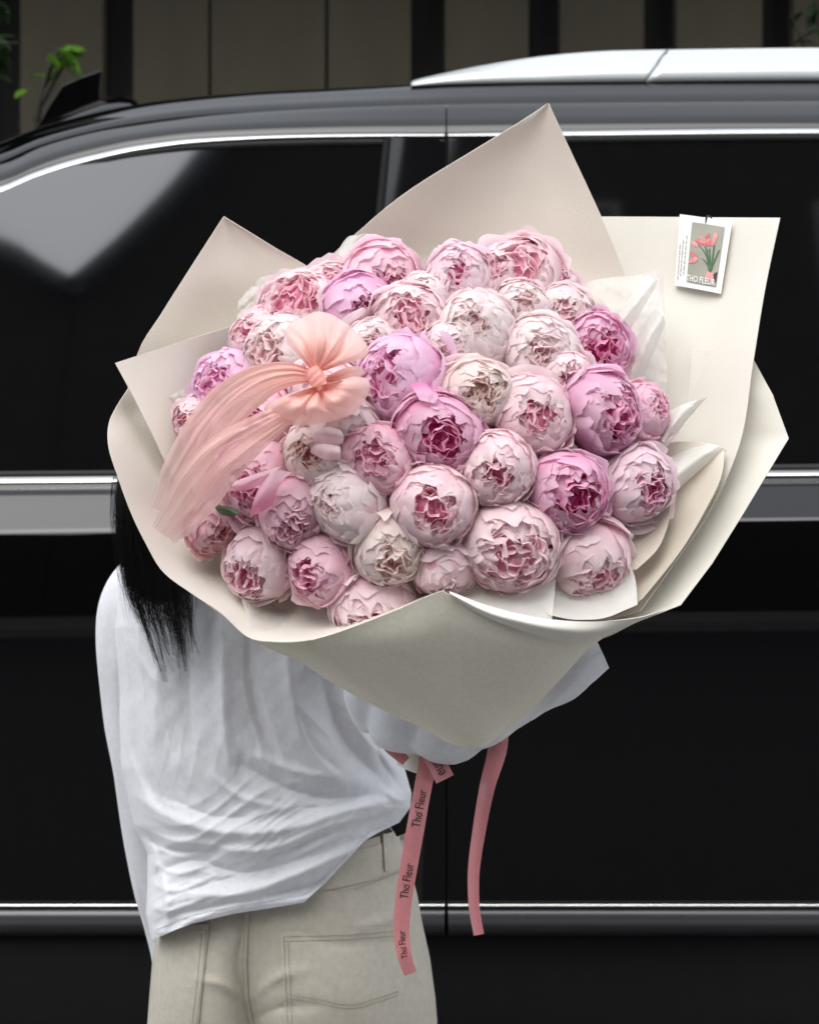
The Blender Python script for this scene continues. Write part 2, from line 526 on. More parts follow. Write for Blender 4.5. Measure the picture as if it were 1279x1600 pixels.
bar(c_belt, sub(c_belt, 24), 3.160, .020, SPLIT + 1.6, 2100, 'chrome_strip', d2, prof=PROF2)
strip('window_seal', [(sub(c_belt, -7), 3.166), (sub(c_belt, -5), 3.158), (sub(c_belt, 0), 3.158), (sub(c_belt, 2), 3.168)], qs(-600, SPLIT - 3), M['rubber'], d1)
strip('window_seal', [(sub(c_belt, -7), 3.166), (sub(c_belt, -5), 3.158), (sub(c_belt, 0), 3.158), (sub(c_belt, 2), 3.168)], qs(SPLIT + 3, 2060), M['rubber'], d2)
# lower trim: bright line, satin band, dark sill
for a, b, par in ((-640, SPLIT - 3, d1), (SPLIT + 3, 2100, d2)):
    strip('chrome_strip', [(const(1410.5), 3.05), (const(1411), 3.026), (const(1412.5), 3.020), (const(1416.5), 3.016), (const(1417.5), 3.018), (const(1418), 3.033)], qs(a, b, 30), M['chrome'], par)
    strip('lower_trim', [(const(1417.5), 3.033), (const(1419), 3.022), (const(1436), 3.019), (const(1439), 3.0185), (const(1455), 3.028), (const(1458), 3.040), (const(1462), 3.075)], qs(a, b, 30), M['satin_dark'], par)
strip('sill', [(const(1455), 3.085), (const(1480), 3.072), (const(1600), 3.072), (const(1680), 3.09), (const(1720), 3.16), (const(1722), 3.5)], qs(-560, 2060, 40), M['plastic'], car)

# ends and far side of the body
xa, xb = P(-900, 0, 3.05)[0], P(2500, 0, 3.05)[0]
zt = lambda py: P(0, py, 3.05)[2]
# rear quarter + nose as full-depth shells
def shell(xs, zs_top, zs_bot, y0, y1, name):
    V = []
    for x, zt_, zb, in zip(xs, zs_top, zs_bot):
        for (y, z) in ((y0, zb), (y0 - .03, (zb + zt_) / 2), (y0 + .05, zt_ - .06), (y0 + .16, zt_), (y1 - .16, zt_), (y1 - .05, zt_ - .06), (y1 + .03, (zb + zt_) / 2), (y1, zb)):
            V.append((x, y, z))
    F = [tuple(reversed(f)) for f in grid_faces(8, len(xs))]
    F.append(tuple(range(8))); F.append(tuple(range((len(xs) - 1) * 8, len(xs) * 8))[::-1])
    return mesh_ob(name, V, F, M['paint'], car)
shell([-1.72, -1.69, -1.55, -1.302], [1.28, 1.31, 1.31, 1.285], [.45, .42, .42, .5], 3.06, 5.0, 'tail')
shell([1.492, 1.8, 2.6, 3.1, 3.2], [1.28, 1.26, 1.2, 1.08, .95], [.5, .42, .42, .40, .42], 3.06, 5.0, 'bonnet')
V, F = box((.095, 4.98, .87), (2.78, .06, .82)); mesh_ob('far_side', V, F, M['paint'], car, smooth=False)
V, F = box((.6, 4.02, .36), (4.2, 1.7, .08)); mesh_ob('underbody', V, F, M['plastic'], car, smooth=False)
q = qs(-900, 2480, 60)
top = np.stack([P(a, b, 3.43) for a, b in zip(q, c_sil(q))]); top[:, 1] = 4.68
bot = top.copy(); bot[:, 2] = 1.28; bot[:, 1] = 4.95
mesh_ob('far_window', np.concatenate([top, bot]), grid_faces(60, 2), M['tint'], car)
for qx, nm in ((-895, 'rear_window'), (2480, 'windscreen')):
    a = P(qx, float(c_sil(qx)), 3.43); b = a.copy(); b[1] = 4.68
    z0 = 1.28; xo = -.42 if qx < 0 else .5
    V = [a, b, (b[0] + xo, 4.95, z0), (a[0] + xo, 3.16, z0)]
    mesh_ob(nm, V, [(0, 1, 2, 3)], M['tint'], car, smooth=False)
    qa = np.array((qx, qx)); 
    side = [a, P(qx, float(c_belt(qx)) + 20, 3.155), (a[0] + xo, 3.16, z0)]
    mesh_ob('pillar', side, [(0, 1, 2)], M['paint'], car, smooth=False)
def wheel(x, y, s):
    c = np.array((x, y, .39))
    a = np.linspace(0, 2 * math.pi, 40, endpoint=False)
    pr = [(.27, -.11), (.33, -.125), (.375, -.11), (.39, -.07), (.39, .07), (.375, .11), (.33, .125), (.27, .11)]
    V = [c + np.array((r * math.cos(t), o * s, r * math.sin(t))) for r, o in pr for t in a]
    w = thing_part = mesh_ob('wheel', *[np.array(V), grid_faces(40, len(pr), wrap=True)], M['rubber'], car)
    parts = []
    for k in range(7):
        t = k * 2 * math.pi / 7
        v, f = box((0, 0, .15), (.055, .03, .24))
        rot = np.array(((math.cos(t), 0, math.sin(t)), (0, 1, 0), (-math.sin(t), 0, math.cos(t))))
        parts.append((v @ rot.T + c + np.array((0, -.09 * s, 0)), f))
    parts.append(tube([c + np.array((0, -.10 * s, 0)), c + np.array((0, .05 * s, 0))], .06, 16))
    pr = [(.272, -.11), (.262, -.10), (.262, .11)]
    parts.append((np.array([c + np.array((r * math.cos(t), o * s, r * math.sin(t))) for r, o in pr for t in a]), grid_faces(40, 3, wrap=True)))
    v, f = join(parts)
    mesh_ob('rim', v, f, M['alloy'], w, smooth=False)
for x in (-1.12, 2.05):
    wheel(x, 3.20, 1); wheel(x, 4.86, -1)

# silver roof rail in two lengths, wedge nose at the left
rt = curve([(641, 128), (650, 124), (700, 112.5), (760, 100.5), (850, 87), (940, 79.5), (1043, 77), (1279, 74), (1700, 75), (2000, 95), (2100, 118)])
rb = curve([(641, 135), (700, 132), (860, 129.5), (1007, 128), (1279, 126), (1700, 127), (2100, 131)])
rm = lambda q: rt(q) + (rb(q) - rt(q)) * np.clip(.22 + .38 * (q - 640) / 250, .3, .52)
rail = None
def rail_piece(a_top, a_bot, b_top, b_bot, name, par):
    n = 70; prof = []
    for t_, fn, d in ((0, rt, 3.452), (0, sub(rt, .6), 3.440), (.3, mixf(rt, rm, .5), 3.425), (.5, sub(rm, -1), 3.409), (.55, sub(rm, 1), 3.405), (.8, mixf(rm, rb, .6), 3.400), (1, sub(rb, -1), 3.401), (1, sub(rb, 2), 3.42)):
        q = np.linspace(a_top + (a_bot - a_top) * t_, b_top + (b_bot - b_top) * t_, n)
        prof.append(np.stack([P(x, y, d) for x, y in zip(q, fn(q))]))
    back = prof[-1].copy(); back[:, 1] += .05
    bt = prof[0].copy(); bt[:, 1] += .02
    V = np.concatenate([back, bt] + prof)
    F = grid_faces(n, len(prof) + 2)
    F.append(tuple(n * k for k in range(len(prof) + 2)))
    F.append(tuple(n * k + n - 1 for k in range(len(prof) + 2))[::-1])
    return mesh_ob(name, V, F, M['satin'], par)
rail = rail_piece(642, 642, 1041.5, 1005.5, 'roof_rail', car)
rail_piece(1044, 1008, 2098, 2098, 'rail_length', rail)
V, F = tube([P(1043.5, 78, 3.455), P(1042, 83, 3.438), P(1025, 105, 3.415), P(1008, 127, 3.408)], .0035, 6)
mesh_ob('rail_joint', V, F, M['plastic'], rail)
# roof fin near the tail
fo = [(55, 203, 3.92), (66, 190, 3.92), (80, 165, 3.92), (100, 134, 3.92), (130, 121, 3.92), (159, 111, 3.92), (161, 112, 3.92), (159, 128, 3.92), (158, 142, 3.92), (158, 156, 3.92)]
A = np.stack([P(*p) for p in fo]); nb = len(A)
B = A.copy(); A[:, 1] -= .018; B[:, 1] += .018
V = np.concatenate([A, B]); F = [tuple(range(nb)), tuple(range(nb, 2 * nb))[::-1]] + [(i, i + nb, (i + 1) % nb + nb, (i + 1) % nb) for i in range(nb)]
fin = mesh_ob('roof_fin', V, F, M['paint'], car, smooth=False)
bv = fin.modifiers.new('edge', 'BEVEL'); bv.width = .004; bv.segments = 3
V = []
for (px, pt, pb) in ((50, 206, 214), (58, 199, 212), (75, 186, 205), (100, 175, 194), (130, 163, 184), (158, 153, 177), (185, 150, 173), (203, 151, 170), (214, 157, 169), (217, 164, 170)):
    for y, t in ((3.80, 1), (3.815, .5), (3.86, .08), (3.92, 0), (3.98, .08), (4.03, .5), (4.04, 1)):
        V.append(P(px, pt * (1 - t) + (pb + 12) * t, y) if True else None)
mesh_ob('fin_base', np.array(V), [tuple(reversed(f)) for f in grid_faces(7, 10)], M['paint'], fin)
# ------------------------------------------------------------------ peonies
def petal_mat(name, base, mid, tip, spread=.10, trans=.5):
    m, N, L, b = nt(name)
    uvn = N.new('ShaderNodeTexCoord')
    sp = N.new('ShaderNodeSeparateXYZ'); L.new(uvn.outputs['UV'], sp.inputs[0])
    # veins run from base to tip
    mp = N.new('ShaderNodeMapping'); mp.inputs['Scale'].default_value = (22, 2.2, 1)
    oi = N.new('ShaderNodeObjectInfo')
    ad = N.new('ShaderNodeVectorMath'); ad.operation = 'ADD'
    L.new(uvn.outputs['UV'], ad.inputs[0]); L.new(oi.outputs['Random'], ad.inputs[1])
    L.new(ad.outputs[0], mp.inputs[0])
    ve = N.new('ShaderNodeTexNoise'); ve.inputs['Scale'].default_value = 1.0; ve.inputs['Detail'].default_value = 3
    L.new(mp.outputs[0], ve.inputs['Vector'])
    # blotches
    bl = noise_node(N, L, 55, 4)
    a1 = N.new('ShaderNodeMath'); a1.operation = 'MULTIPLY_ADD'; a1.inputs[1].default_value = .34; 
    L.new(bl.outputs['Fac'], a1.inputs[0]); L.new(sp.outputs['Y'], a1.inputs[2])
    a2 = N.new('ShaderNodeMath'); a2.operation = 'MULTIPLY_ADD'; a2.inputs[1].default_value = .16
    L.new(ve.outputs['Fac'], a2.inputs[0]); L.new(a1.outputs[0], a2.inputs[2])
    a3 = N.new('ShaderNodeMath'); a3.operation = 'MULTIPLY_ADD'; a3.inputs[1].default_value = .22; a3.inputs[2].default_value = -.36
    L.new(oi.outputs['Random'], a3.inputs[0])
    a4 = N.new('ShaderNodeMath'); a4.operation = 'ADD'
    L.new(a2.outputs[0], a4.inputs[0]); L.new(a3.outputs[0], a4.inputs[1])
    rp = N.new('ShaderNodeValToRGB'); e = rp.color_ramp.elements
    e[0].position = .12; e[0].color = (*base, 1)
    e[1].position = .95; e[1].color = (*tip, 1)
    k = e.new(.52); k.color = (*mid, 1)
    L.new(a4.outputs[0], rp.inputs[0])
    bp = N.new('ShaderNodeBump'); bp.inputs['Strength'].default_value = .2; bp.inputs['Distance'].default_value = .0010
    b2 = noise_node(N, L, 130, 3)
    ma = N.new('ShaderNodeMath'); ma.operation = 'ADD'
    L.new(ve.outputs['Fac'], ma.inputs[0]); L.new(b2.outputs['Fac'], ma.inputs[1])
    L.new(ma.outputs[0], bp.inputs['Height'])
    L.new(rp.outputs[0], b.inputs['Base Color']); L.new(bp.outputs[0], b.inputs['Normal'])
    b.inputs['Roughness'].default_value = .75; b.inputs['Specular IOR Level'].default_value = .15
    b.inputs['Sheen Weight'].default_value = .15
    t = N.new('ShaderNodeBsdfTranslucent'); mx = N.new('ShaderNodeMixShader'); mx.inputs[0].default_value = trans
    L.new(rp.outputs[0], t.inputs[0]); L.new(b.outputs[0], mx.inputs[1]); L.new(t.outputs[0], mx.inputs[2])
    L.new(mx.outputs[0], N['Material Output'].inputs[0])
    return m
# class: guard petals (base, mid, tip), inner ruffle (base, mid, tip)
PC = {
 'L': (((.78, .30, .52), (.88, .54, .72), (.91, .70, .83)), ((.72, .18, .42), (.84, .43, .63), (.91, .65, .79))),
 'W': (((.83, .54, .58), (.90, .74, .76), (.92, .84, .83)), ((.82, .46, .51), (.89, .67, .69), (.92, .81, .80))),
 'P': (((.85, .44, .53), (.92, .68, .73), (.94, .82, .83)), ((.79, .25, .40), (.90, .56, .64), (.94, .78, .80))),
 'M': (((.82, .33, .48), (.90, .56, .67), (.93, .72, .78)), ((.77, .20, .38), (.87, .46, .60), (.92, .67, .75))),
 'D': (((.72, .20, .42), (.84, .45, .63), (.89, .64, .76)), ((.60, .03, .21), (.77, .20, .42), (.87, .52, .67))),
 'S': (((.82, .30, .38), (.88, .50, .56), (.90, .66, .69)), ((.74, .18, .27), (.84, .42, .49), (.89, .62, .66))),
 'C': (((.80, .52, .51), (.87, .71, .69), (.90, .81, .78)), ((.70, .34, .31), (.82, .57, .53), (.88, .75, .71))),
 'X': (((.80, .42, .54), (.88, .65, .73), (.91, .79, .82)), ((.60, .03, .18), (.80, .28, .44), (.89, .66, .74))),
}
PM = {k: (petal_mat('peony_petal_' + n, *v[0]), petal_mat('peony_heart_' + n, *v[1], trans=.48)) for (k, v), n in
      zip(PC.items(), ('lilac', 'white', 'pink', 'mauve', 'magenta', 'salmon', 'cream', 'flame'))}
M['stem_green'] = mat('stem_green', (.07, .13, .03), .6, var=.25, nscale=60)
M['leaf_green'] = mat('peony_leaf', (.035, .075, .02), .45, var=.3, nscale=60, trans=.2)

BIND = P(735, 1150, 2.04)
def dome(cx, cy):
    rho = ((cx - 670) / 360.0) ** 2 + ((cy - 700) / 270.0) ** 2
    return 1.85 + .10 * rho + (700 - cy) / 270.0 * .07

def guard(rng, Rr, phi, hw, th0, th1, r0, flare, wav, nu=13, nv=14, notch=.18, twist=.05, cup=.06):
    """One broad petal lying on the globe of the bloom, polar angle th measured from the stem."""
    u = np.linspace(-1, 1, nu)[None, :]; v = np.linspace(0, 1, nv)[:, None]
    nz = smooth_noise(rng, 5, 2.6); n2 = smooth_noise(rng, 5, 6.0)
    edge = 1 - notch * np.abs(u) ** 2.6 - .045 * wav * np.sin(rng.uniform(4, 9) * u + rng.uniform(0, 6)) - .045 * wav * n2(u, 0 * u) 
    if rng.random() < .5: edge = edge - .10 * np.exp(-((u - rng.uniform(-.4, .4)) / .16) ** 2)
    vv = v * edge
    th = th0 + (th1 - th0) * vv
    W = hw * (.30 + .70 * np.clip(vv / .42, 0, 1) ** .8) * (1 - .42 * np.clip((vv - .6) / .4, 0, 1) ** 2)
    az = phi + u * W / np.maximum(np.sin(th), .38) + .05 * nz(vv, u)
    prof = 1 - .10 * np.clip((th - 2.2) / .9, 0, 1) ** 2
    r = r0 * prof * (1 + cup * (.6 - u ** 2) * np.sin(np.pi * np.clip(vv, 0, 1)) + twist * u
                     + .022 * wav * nz(u * 1.3, vv * 2) + .010 * wav * n2(u, vv) + .045 * wav * np.clip((vv - .86) / .14, 0, 1)
                     + flare * np.clip((vv - .55) / .45, 0, 1) ** 2 + .035 * wav * np.clip((vv - .75) / .25, 0, 1) * np.sin(5 * u + phi * 3))
    s = np.sin(th)
    V = np.stack([r * s * np.cos(az), r * s * np.sin(az), -r * np.cos(th) * .95], -1) * Rr
    uv = np.stack([np.broadcast_to(u * .5 + .5, th.shape), np.broadcast_to(v, th.shape)], -1)
    return V.reshape(-1, 3), grid_faces(nu, nv), uv.reshape(-1, 2)

def ruffle(rng, Rr, rmax, n, zc=.9, wav=1.0):
    """The crowded inner petals of the heart, folded and crimped, as one mesh."""
    Vs, Fs, Us, off = [], [], [], 0
    nu, nv = 9, 8
    u = np.linspace(-1, 1, nu)[None, :]; v = np.linspace(0, 1, nv)[:, None]
    for k in range(n):
        rr = math.sqrt((k + .6) / n) * rmax
        az = k * 2.39996 + rng.normal(0, .25)
        ztop = zc * math.sqrt(max(.02, 1 - (rr * .96) ** 2)) * rng.uniform(.86, 1.06)
        w = rng.uniform(.24, .50) * (.6 + .6 * rr)
        lean = rng.uniform(-.16, .10)
        tw = rng.normal(0, .45)
        nz = smooth_noise(rng, 4, 3.2)
        edge = 1 - .16 * np.abs(u) ** 2.2 - .06 * wav * nz(u * 1.4, 0 * u) - .09 * np.exp(-((u - rng.uniform(-.5, .5)) / .18) ** 2)
        t = v * edge
        rad = rr * .45 + (rr * .55) * t ** .7 + lean * np.clip(t - .55, 0, 1) ** 1.5 * 1.6 + .10 * (1 - u ** 2) * np.sin(np.pi * t) * .8
        rad = rad + .055 * wav * np.sin(rng.uniform(3, 6) * u + rng.uniform(0, 6)) * t ** 1.5 + .03 * wav * nz(u, t * 1.5)
        z0 = .55 * math.sqrt(max(0, 1 - rr * rr)); z = z0 + (ztop - z0) * t
        tang = u * w * (.35 + .65 * t ** .6)
        ca, sa = math.cos(az), math.sin(az)
        a2 = az + tw
        ta = np.array((-math.sin(a2), math.cos(a2)))
        V = np.stack([rad * ca + tang * ta[0], rad * sa + tang * ta[1], z + 0 * rad], -1)
        rr3 = np.linalg.norm(V, axis=-1, keepdims=True)
        V = V * np.minimum(1, .985 / np.maximum(rr3, 1e-6))
        Vs.append((V * Rr).reshape(-1, 3)); Fs += grid_faces(nu, nv, off=off); off += nu * nv
        Us.append(np.stack([np.broadcast_to(u * .5 + .5, z.shape) + k * .37, np.broadcast_to(v, z.shape)], -1).reshape(-1, 2))
    na, nt_ = 20, 9                                       # the packed core they grow from
    a, th = np.meshgrid(np.linspace(0, 2 * np.pi, na), np.linspace(.02, 1.75, nt_))
    k = smooth_noise(rng, 6, 3)
    r = .74 + .05 * k(np.cos(a) + th, np.sin(a) * 1.5)
    Vs.append(np.stack([r * np.sin(th) * np.cos(a), r * np.sin(th) * np.sin(a), r * np.cos(th)], -1).reshape(-1, 3) * Rr)
    Fs += grid_faces(na, nt_, off=off)
    Us.append(np.stack([a / 6.28 * 3, .25 + .25 * k(a * 0 + th, np.cos(a))], -1).reshape(-1, 2))
    return np.concatenate(Vs), Fs, np.concatenate(Us)

def peony(cx, cy, rp, cls, ox, oy, op, label, seed, loose=0.0, stem=True):
    """cx, cy, rp: where and how large; (ox, oy): where the heart shows, in radii; op: 0 closed bud .. 1 open."""
    rng = np.random.default_rng(seed)
    d = dome(cx, cy)
    op *= .82
    c = P(cx, cy, d); Rr = 1.12 * rp * d / FOC
    ax = np.array((ox, 0, -oy)); l2 = ax @ ax
    if l2 > .92: ax *= math.sqrt(.92 / l2); l2 = .92
    ax[1] = -math.sqrt(1 - l2)
    q = Vector(ax).to_track_quat('Z', 'Y').to_matrix() @ Matrix.Rotation(rng.uniform(0, 6.28), 3, 'Z')
    Q = np.array(q)
    t = thing('peony', c, label, 'flower', 'peonies in the bouquet')
    go, gi = PM[cls]
    D2 = math.radians
    sq = rng.normal(1, .055, 3); lump = [smooth_noise(rng, 4, 1.6) for _ in range(2)]
    def shape(V):                                          # no bloom is a true ball
        N_ = V / Rr
        k = 1 + .045 * lump[0](N_[:, 0] + N_[:, 2], N_[:, 1]) + .035 * lump[1](N_[:, 1] - N_[:, 2], N_[:, 0])
        return V * sq * k[:, None]
    hole = 14 + 58 * op                                   # polar radius of the opening, degrees
    layers = [  # count, half width, th1, radius, flare, waviness
        (5, 58, 98 + rng.uniform(-8, 8), 1.04, .06 + .10 * loose, 1.1),
        (5, 62, 108 + rng.uniform(-6, 6) - 12 * loose, 1.00 + .03 * loose, .05 + .22 * loose, 1.1),
        (6, 52, 128 - 10 * op, .985, .035 + .08 * loose, 1.0),
        (7, 42, min(180 - hole, 142) , .972, .02 + .04 * op, 1.1),
        (7, 38, min(180 - hole, 154) , .955, .01 + .04 * op, 1.1),
        (7, 36, 180 - hole, .94, -.02 + .05 * op, 1.2),
        (7, 32, 180 - hole * .72, .90, -.03 + .04 * op, 1.6),
    ]
    for li, (n, hw, th1, r0, fl, wv) in enumerate(layers):
        ph0 = rng.uniform(0, 6.28)
        for k in range(n):
            ph = ph0 + 2 * math.pi * k / n + rng.normal(0, .12)
            V, F, uv = guard(rng, Rr, ph, D2(hw) * rng.uniform(.68, 1.2), D2(14 + 12 * li), D2(min(176, th1 + rng.uniform(-16, 12))), r0 * rng.uniform(.985, 1.02), fl * rng.uniform(.3, 1.8), wv,
                             notch=rng.uniform(.10, .30), twist=rng.uniform(.02, .05))
            if li == 0 and rng.random() < .05 + .5 * loose:      # one guard petal folds away from the globe
                k_ = rng.uniform(.05, .25)
                tt = np.clip((uv[:, 1] - .5) / .5, 0, 1) ** 2
                V = V * (1 + k_ * tt)[:, None]
            mesh_ob('petal', shape(V) @ Q.T + c, F, go, t, uv=uv)
    V, F, uv = ruffle(rng, Rr, min(.95, math.sin(D2(hole)) * 1.02 + .10), int(18 + 40 * op), zc=.96)
    mesh_ob('heart_petals', shape(V) @ Q.T + c, F, gi, t, uv=uv, kind='stuff')
    # calyx and stem down to the binding point
    p0 = c - ax * Rr * .9
    hub = BIND + np.array((rng.normal(0, .008), rng.normal(0, .006), 0))
    pts = catmull([c - ax * Rr * .3, p0, p0 * .6 + hub * .4 + np.array((0, .03, 0)), hub], 12)
    V, F = tube(pts, np.linspace(.004, .003, 12), 6)
    mesh_ob('stem', V, F, M['stem_green'], t)
    return t

FL = [
 (598, 440, 54, 'M', .35, .15, .35, 'soft pink peony at the top edge beside white tissue and the paper notch', .15),
 (712, 446, 57, 'X', .05, -.40, .22, 'white peony at the top edge with a small crimson centre showing', .1),
 (808, 438, 60, 'P', -.2, -.3, .8, 'fluffy wide open pale pink peony at the top edge below the tall paper point', .35),
 (468, 482, 58, 'P', -.35, -.4, .75, 'fluffy pale pink peony above the upper bow loop, against the side paper point', .3),
 (562, 486, 52, 'L', .25, .1, .5, 'lilac pink peony peeking over the rounded upper bow loop', .2),
 (640, 503, 48, 'P', 0, -.1, .7, 'ruffled blush peony below the soft pink one at the top edge', .3),
 (742, 522, 55, 'W', 0, -.45, .08, 'round white peony bud closed to a tiny dark slit, under the crimson centred one', 0),
 (812, 487, 44, 'W', .1, -.4, .3, 'small white peony under the fluffy open pale pink one at the top', .2),
 (878, 497, 44, 'W', .1, -.3, .35, 'small white peony at the upper edge beside pleated tissue, above a deep pink one', .2),
 (842, 553, 53, 'W', .05, -.1, .28, 'white peony with a blush opening just beneath the two small white ones', .1),
 (930, 546, 48, 'D', .25, -.15, .6, 'pink peony split open on deep magenta petals, at the edge by the pleated tissue', .3),
 (440, 552, 54, 'W', -.45, -.2, .4, 'white and lilac peony half hidden beside the upper bow loop', .2),
 (578, 545, 44, 'W', .2, -.3, .25, 'white blush peony tucked behind the bow knot and upper loop', .1),
 (356, 606, 50, 'L', -.55, -.25, .45, 'lilac peony at the edge of the flowers over the upper ribbon tail', .2),
 (625, 598, 62, 'L', -.42, -.32, .33, 'large smooth lilac peony against the bow with its heart turned to the knot', .25),
 (740, 613, 55, 'C', .20, -.08, .36, 'creamy white peony with a torn tan pink heart', .15),
 (832, 648, 55, 'P', .25, -.1, .3, 'round pale pink peony with a narrow ragged opening, under the blush opened white one', .1),
 (935, 645, 60, 'D', .58, .05, .55, 'large mauve peony split on one side to a magenta heart', .3),
 (1003, 643, 42, 'M', .65, -.3, .25, 'smooth mauve pink peony at the outer edge behind the split magenta hearted one', .1),
 (685, 682, 57, 'D', .05, .05, .55, 'deep pink peony with a magenta heart in the middle of the bouquet', .35),
 (592, 716, 50, 'M', -.1, -.15, .35, 'dusky mauve peony in shade below the lilac one beside the bow', .2),
 (500, 712, 52, 'C', -.35, -.2, .22, 'dull cream peony with a tan heart in the shade below the lower bow loop', .2),
 (778, 735, 54, 'P', -.05, .05, .36, 'round pale pink peony with a dark slanting slit, beside the deep pink central one', .05),
 (405, 748, 62, 'M', -.25, .1, .45, 'loose mauve peony with big folded guard petals below the ribbon tails', .9),
 (885, 768, 61, 'D', .28, .02, .62, 'deep pink ruffled peony with a smooth pale side, below the largest split mauve one', .3),
 (992, 758, 57, 'X', .38, .12, .45, 'pale peony with two crimson gaps at the outer edge beside the cream tissue folds', .15),
 (460, 798, 47, 'M', .0, .4, .22, 'small dusky mauve peony wedged between the loose one and a round white one', .2),
 (548, 786, 56, 'W', -.62, .05, .10, 'round white peony closed to a small side opening, in the lower half', 0),
 (675, 790, 62, 'P', .05, .0, .48, 'round pink peony with a ring of pale petals round a raspberry heart', .05),
 (336, 815, 46, 'S', .3, .3, .15, 'salmon pink peony bud with a dark green leaf at the outer edge', .3),
 (793, 853, 66, 'P', .12, .15, .62, 'large pink peony open on a wide raspberry heart, low in the bouquet', .1),
 (612, 855, 54, 'C', -.05, .35, .25, 'cream white peony with a blush opening facing down', .1),
 (408, 878, 56, 'P', -.45, .25, .35, 'pale mauve peony above the loose cream tissue at the lower edge', .25),
 (505, 888, 52, 'M', -.5, .15, .38, 'mauve peony with its dark heart turned to the pale mauve one beside it', .2),
 (698, 884, 44, 'P', .1, .75, .02, 'plain small closed pink peony bud above the front paper point', 0),
 (916, 872, 60, 'P', .32, .5, .28, 'pale pink peony with a long pink slit, at the lower edge over white tissue', .3),
 (592, 950, 66, 'P', -.05, .42, .45, 'blush peony cut off by the front paper, with a bright pink heart', .3),
 (538, 668, 52, 'W', .2, .5, .15, 'white peony with two big loose petals right under the lower bow loop', .5),
 (408, 655, 52, 'M', -.3, -.1, .3, 'mauve peony covered by the two ribbon tails', .2),
 (700, 545, 40, 'W', 0, -.2, .3, 'white blush peony mostly hidden behind the large lilac one', .2),
 (770, 440, 40, 'P', 0, -.5, .4, 'pale pink peony behind the crimson centred white one at the top', .3),
 (345, 690, 46, 'S', -.4, 0, .3, 'salmon peony seen between the ribbon tails at the outer edge', .3),
 (880, 590, 42, 'P', .1, 0, .3, 'pink peony deep in the gap under the deep magenta one by the tissue', .2),
 (520, 458, 40, 'P', -.1, -.3, .6, 'pale pink peony behind the lilac one over the bow, next to loose tissue', .2),
 (662, 470, 38, 'W', -.1, -.2, .4, 'white blush peony between the crimson centred one and the ruffled blush one', .1),
 (862, 452, 38, 'P', .2, -.4, .5, 'small pale pink peony at the upper edge right beside the fluffy open one', .3),
 (405, 528, 42, 'P', -.4, -.3, .4, 'pale pink peony at the edge between the fluffy one and the half hidden white one', .2),
 (312, 660, 36, 'P', -.5, -.1, .4, 'small pale pink peony at the outer edge under the upper ribbon tail', .2),
 (520, 615, 50, 'P', 0, 0, .3, 'pink peony hidden behind the bow knot and lower loop', .2),
]
peonies = []
for i, f in enumerate(FL):
    cx, cy, rp, cls, ox, oy, op, lab, loose = f
    peonies.append(peony(cx, cy, rp, cls, ox, oy, op, lab, 100 + i, loose))

# loose big petals and leaves that stand out of single blooms
def big_petal(parent, rows, mt, name='petal'):
    G = patch_pts(rows, 14, 14)
    rng = np.random.default_rng(int(rows[0][0][0]))
    nz = smooth_noise(rng, 5, 4)
    u, v = np.meshgrid(np.linspace(-1, 1, 14), np.linspace(0, 1, 14))
    G[..., 1] += .0012 * nz(u, v)
    mesh_ob(name, G.reshape(-1, 3), grid_faces(14, 14), mt, parent, uv=np.stack([u.ravel() * .5 + .5, v.ravel()], 1))
def pt(cx, cy, off): return (cx, cy, dome(cx, cy) - off)
W_ = peonies[37]; L_ = peonies[23]; S_ = peonies[29]; LB = peonies[14]
big_petal(W_, [[pt(488, 690, .036), pt(510, 695, .040), pt(535, 694, .036)], [pt(490, 677, .047), pt(512, 678, .052), pt(537, 682, .046)], [pt(493, 668, .046), pt(513, 667, .050), pt(532, 672, .045)]], PM['W'][0])
big_petal(W_, [[pt(484, 706, .046), pt(508, 718, .050), pt(530, 717, .045)], [pt(490, 697, .052), pt(512, 704, .058), pt(532, 708, .052)], [pt(503, 693, .050), pt(518, 695, .053), pt(531, 698, .050)]], PM['W'][0])
big_petal(L_, [[pt(358, 768, .048), pt(390, 765, .055), pt(420, 748, .05)], [pt(362, 760, .058), pt(393, 752, .066), pt(428, 738, .060)], [pt(366, 752, .055), pt(400, 740, .062), pt(440, 728, .055)]], PM['M'][0])
big_petal(L_, [[pt(390, 808, .050), pt(408, 800, .058), pt(425, 790, .052)], [pt(395, 785, .062), pt(412, 772, .070), pt(440, 752, .060)], [pt(412, 745, .060), pt(432, 735, .066), pt(456, 738, .054)]], PM['M'][0])
big_petal(S_, [[pt(333, 791, .046), pt(336, 789.5, .048), pt(340, 789, .046)], [pt(345, 804, .050), pt(355, 797, .055), pt(366, 794, .050)], [pt(366, 807, .050), pt(370, 804, .053), pt(374, 800, .050)]], M['leaf_green'], 'leaf')
big_petal(LB, [[pt(640, 600, .045), pt(662, 598, .048), pt(680, 610, .04)], [pt(648, 612, .052), pt(668, 612, .055), pt(684, 620, .048)], [pt(655, 625, .050), pt(668, 628, .052), pt(680, 630, .046)]], PM['L'][0])
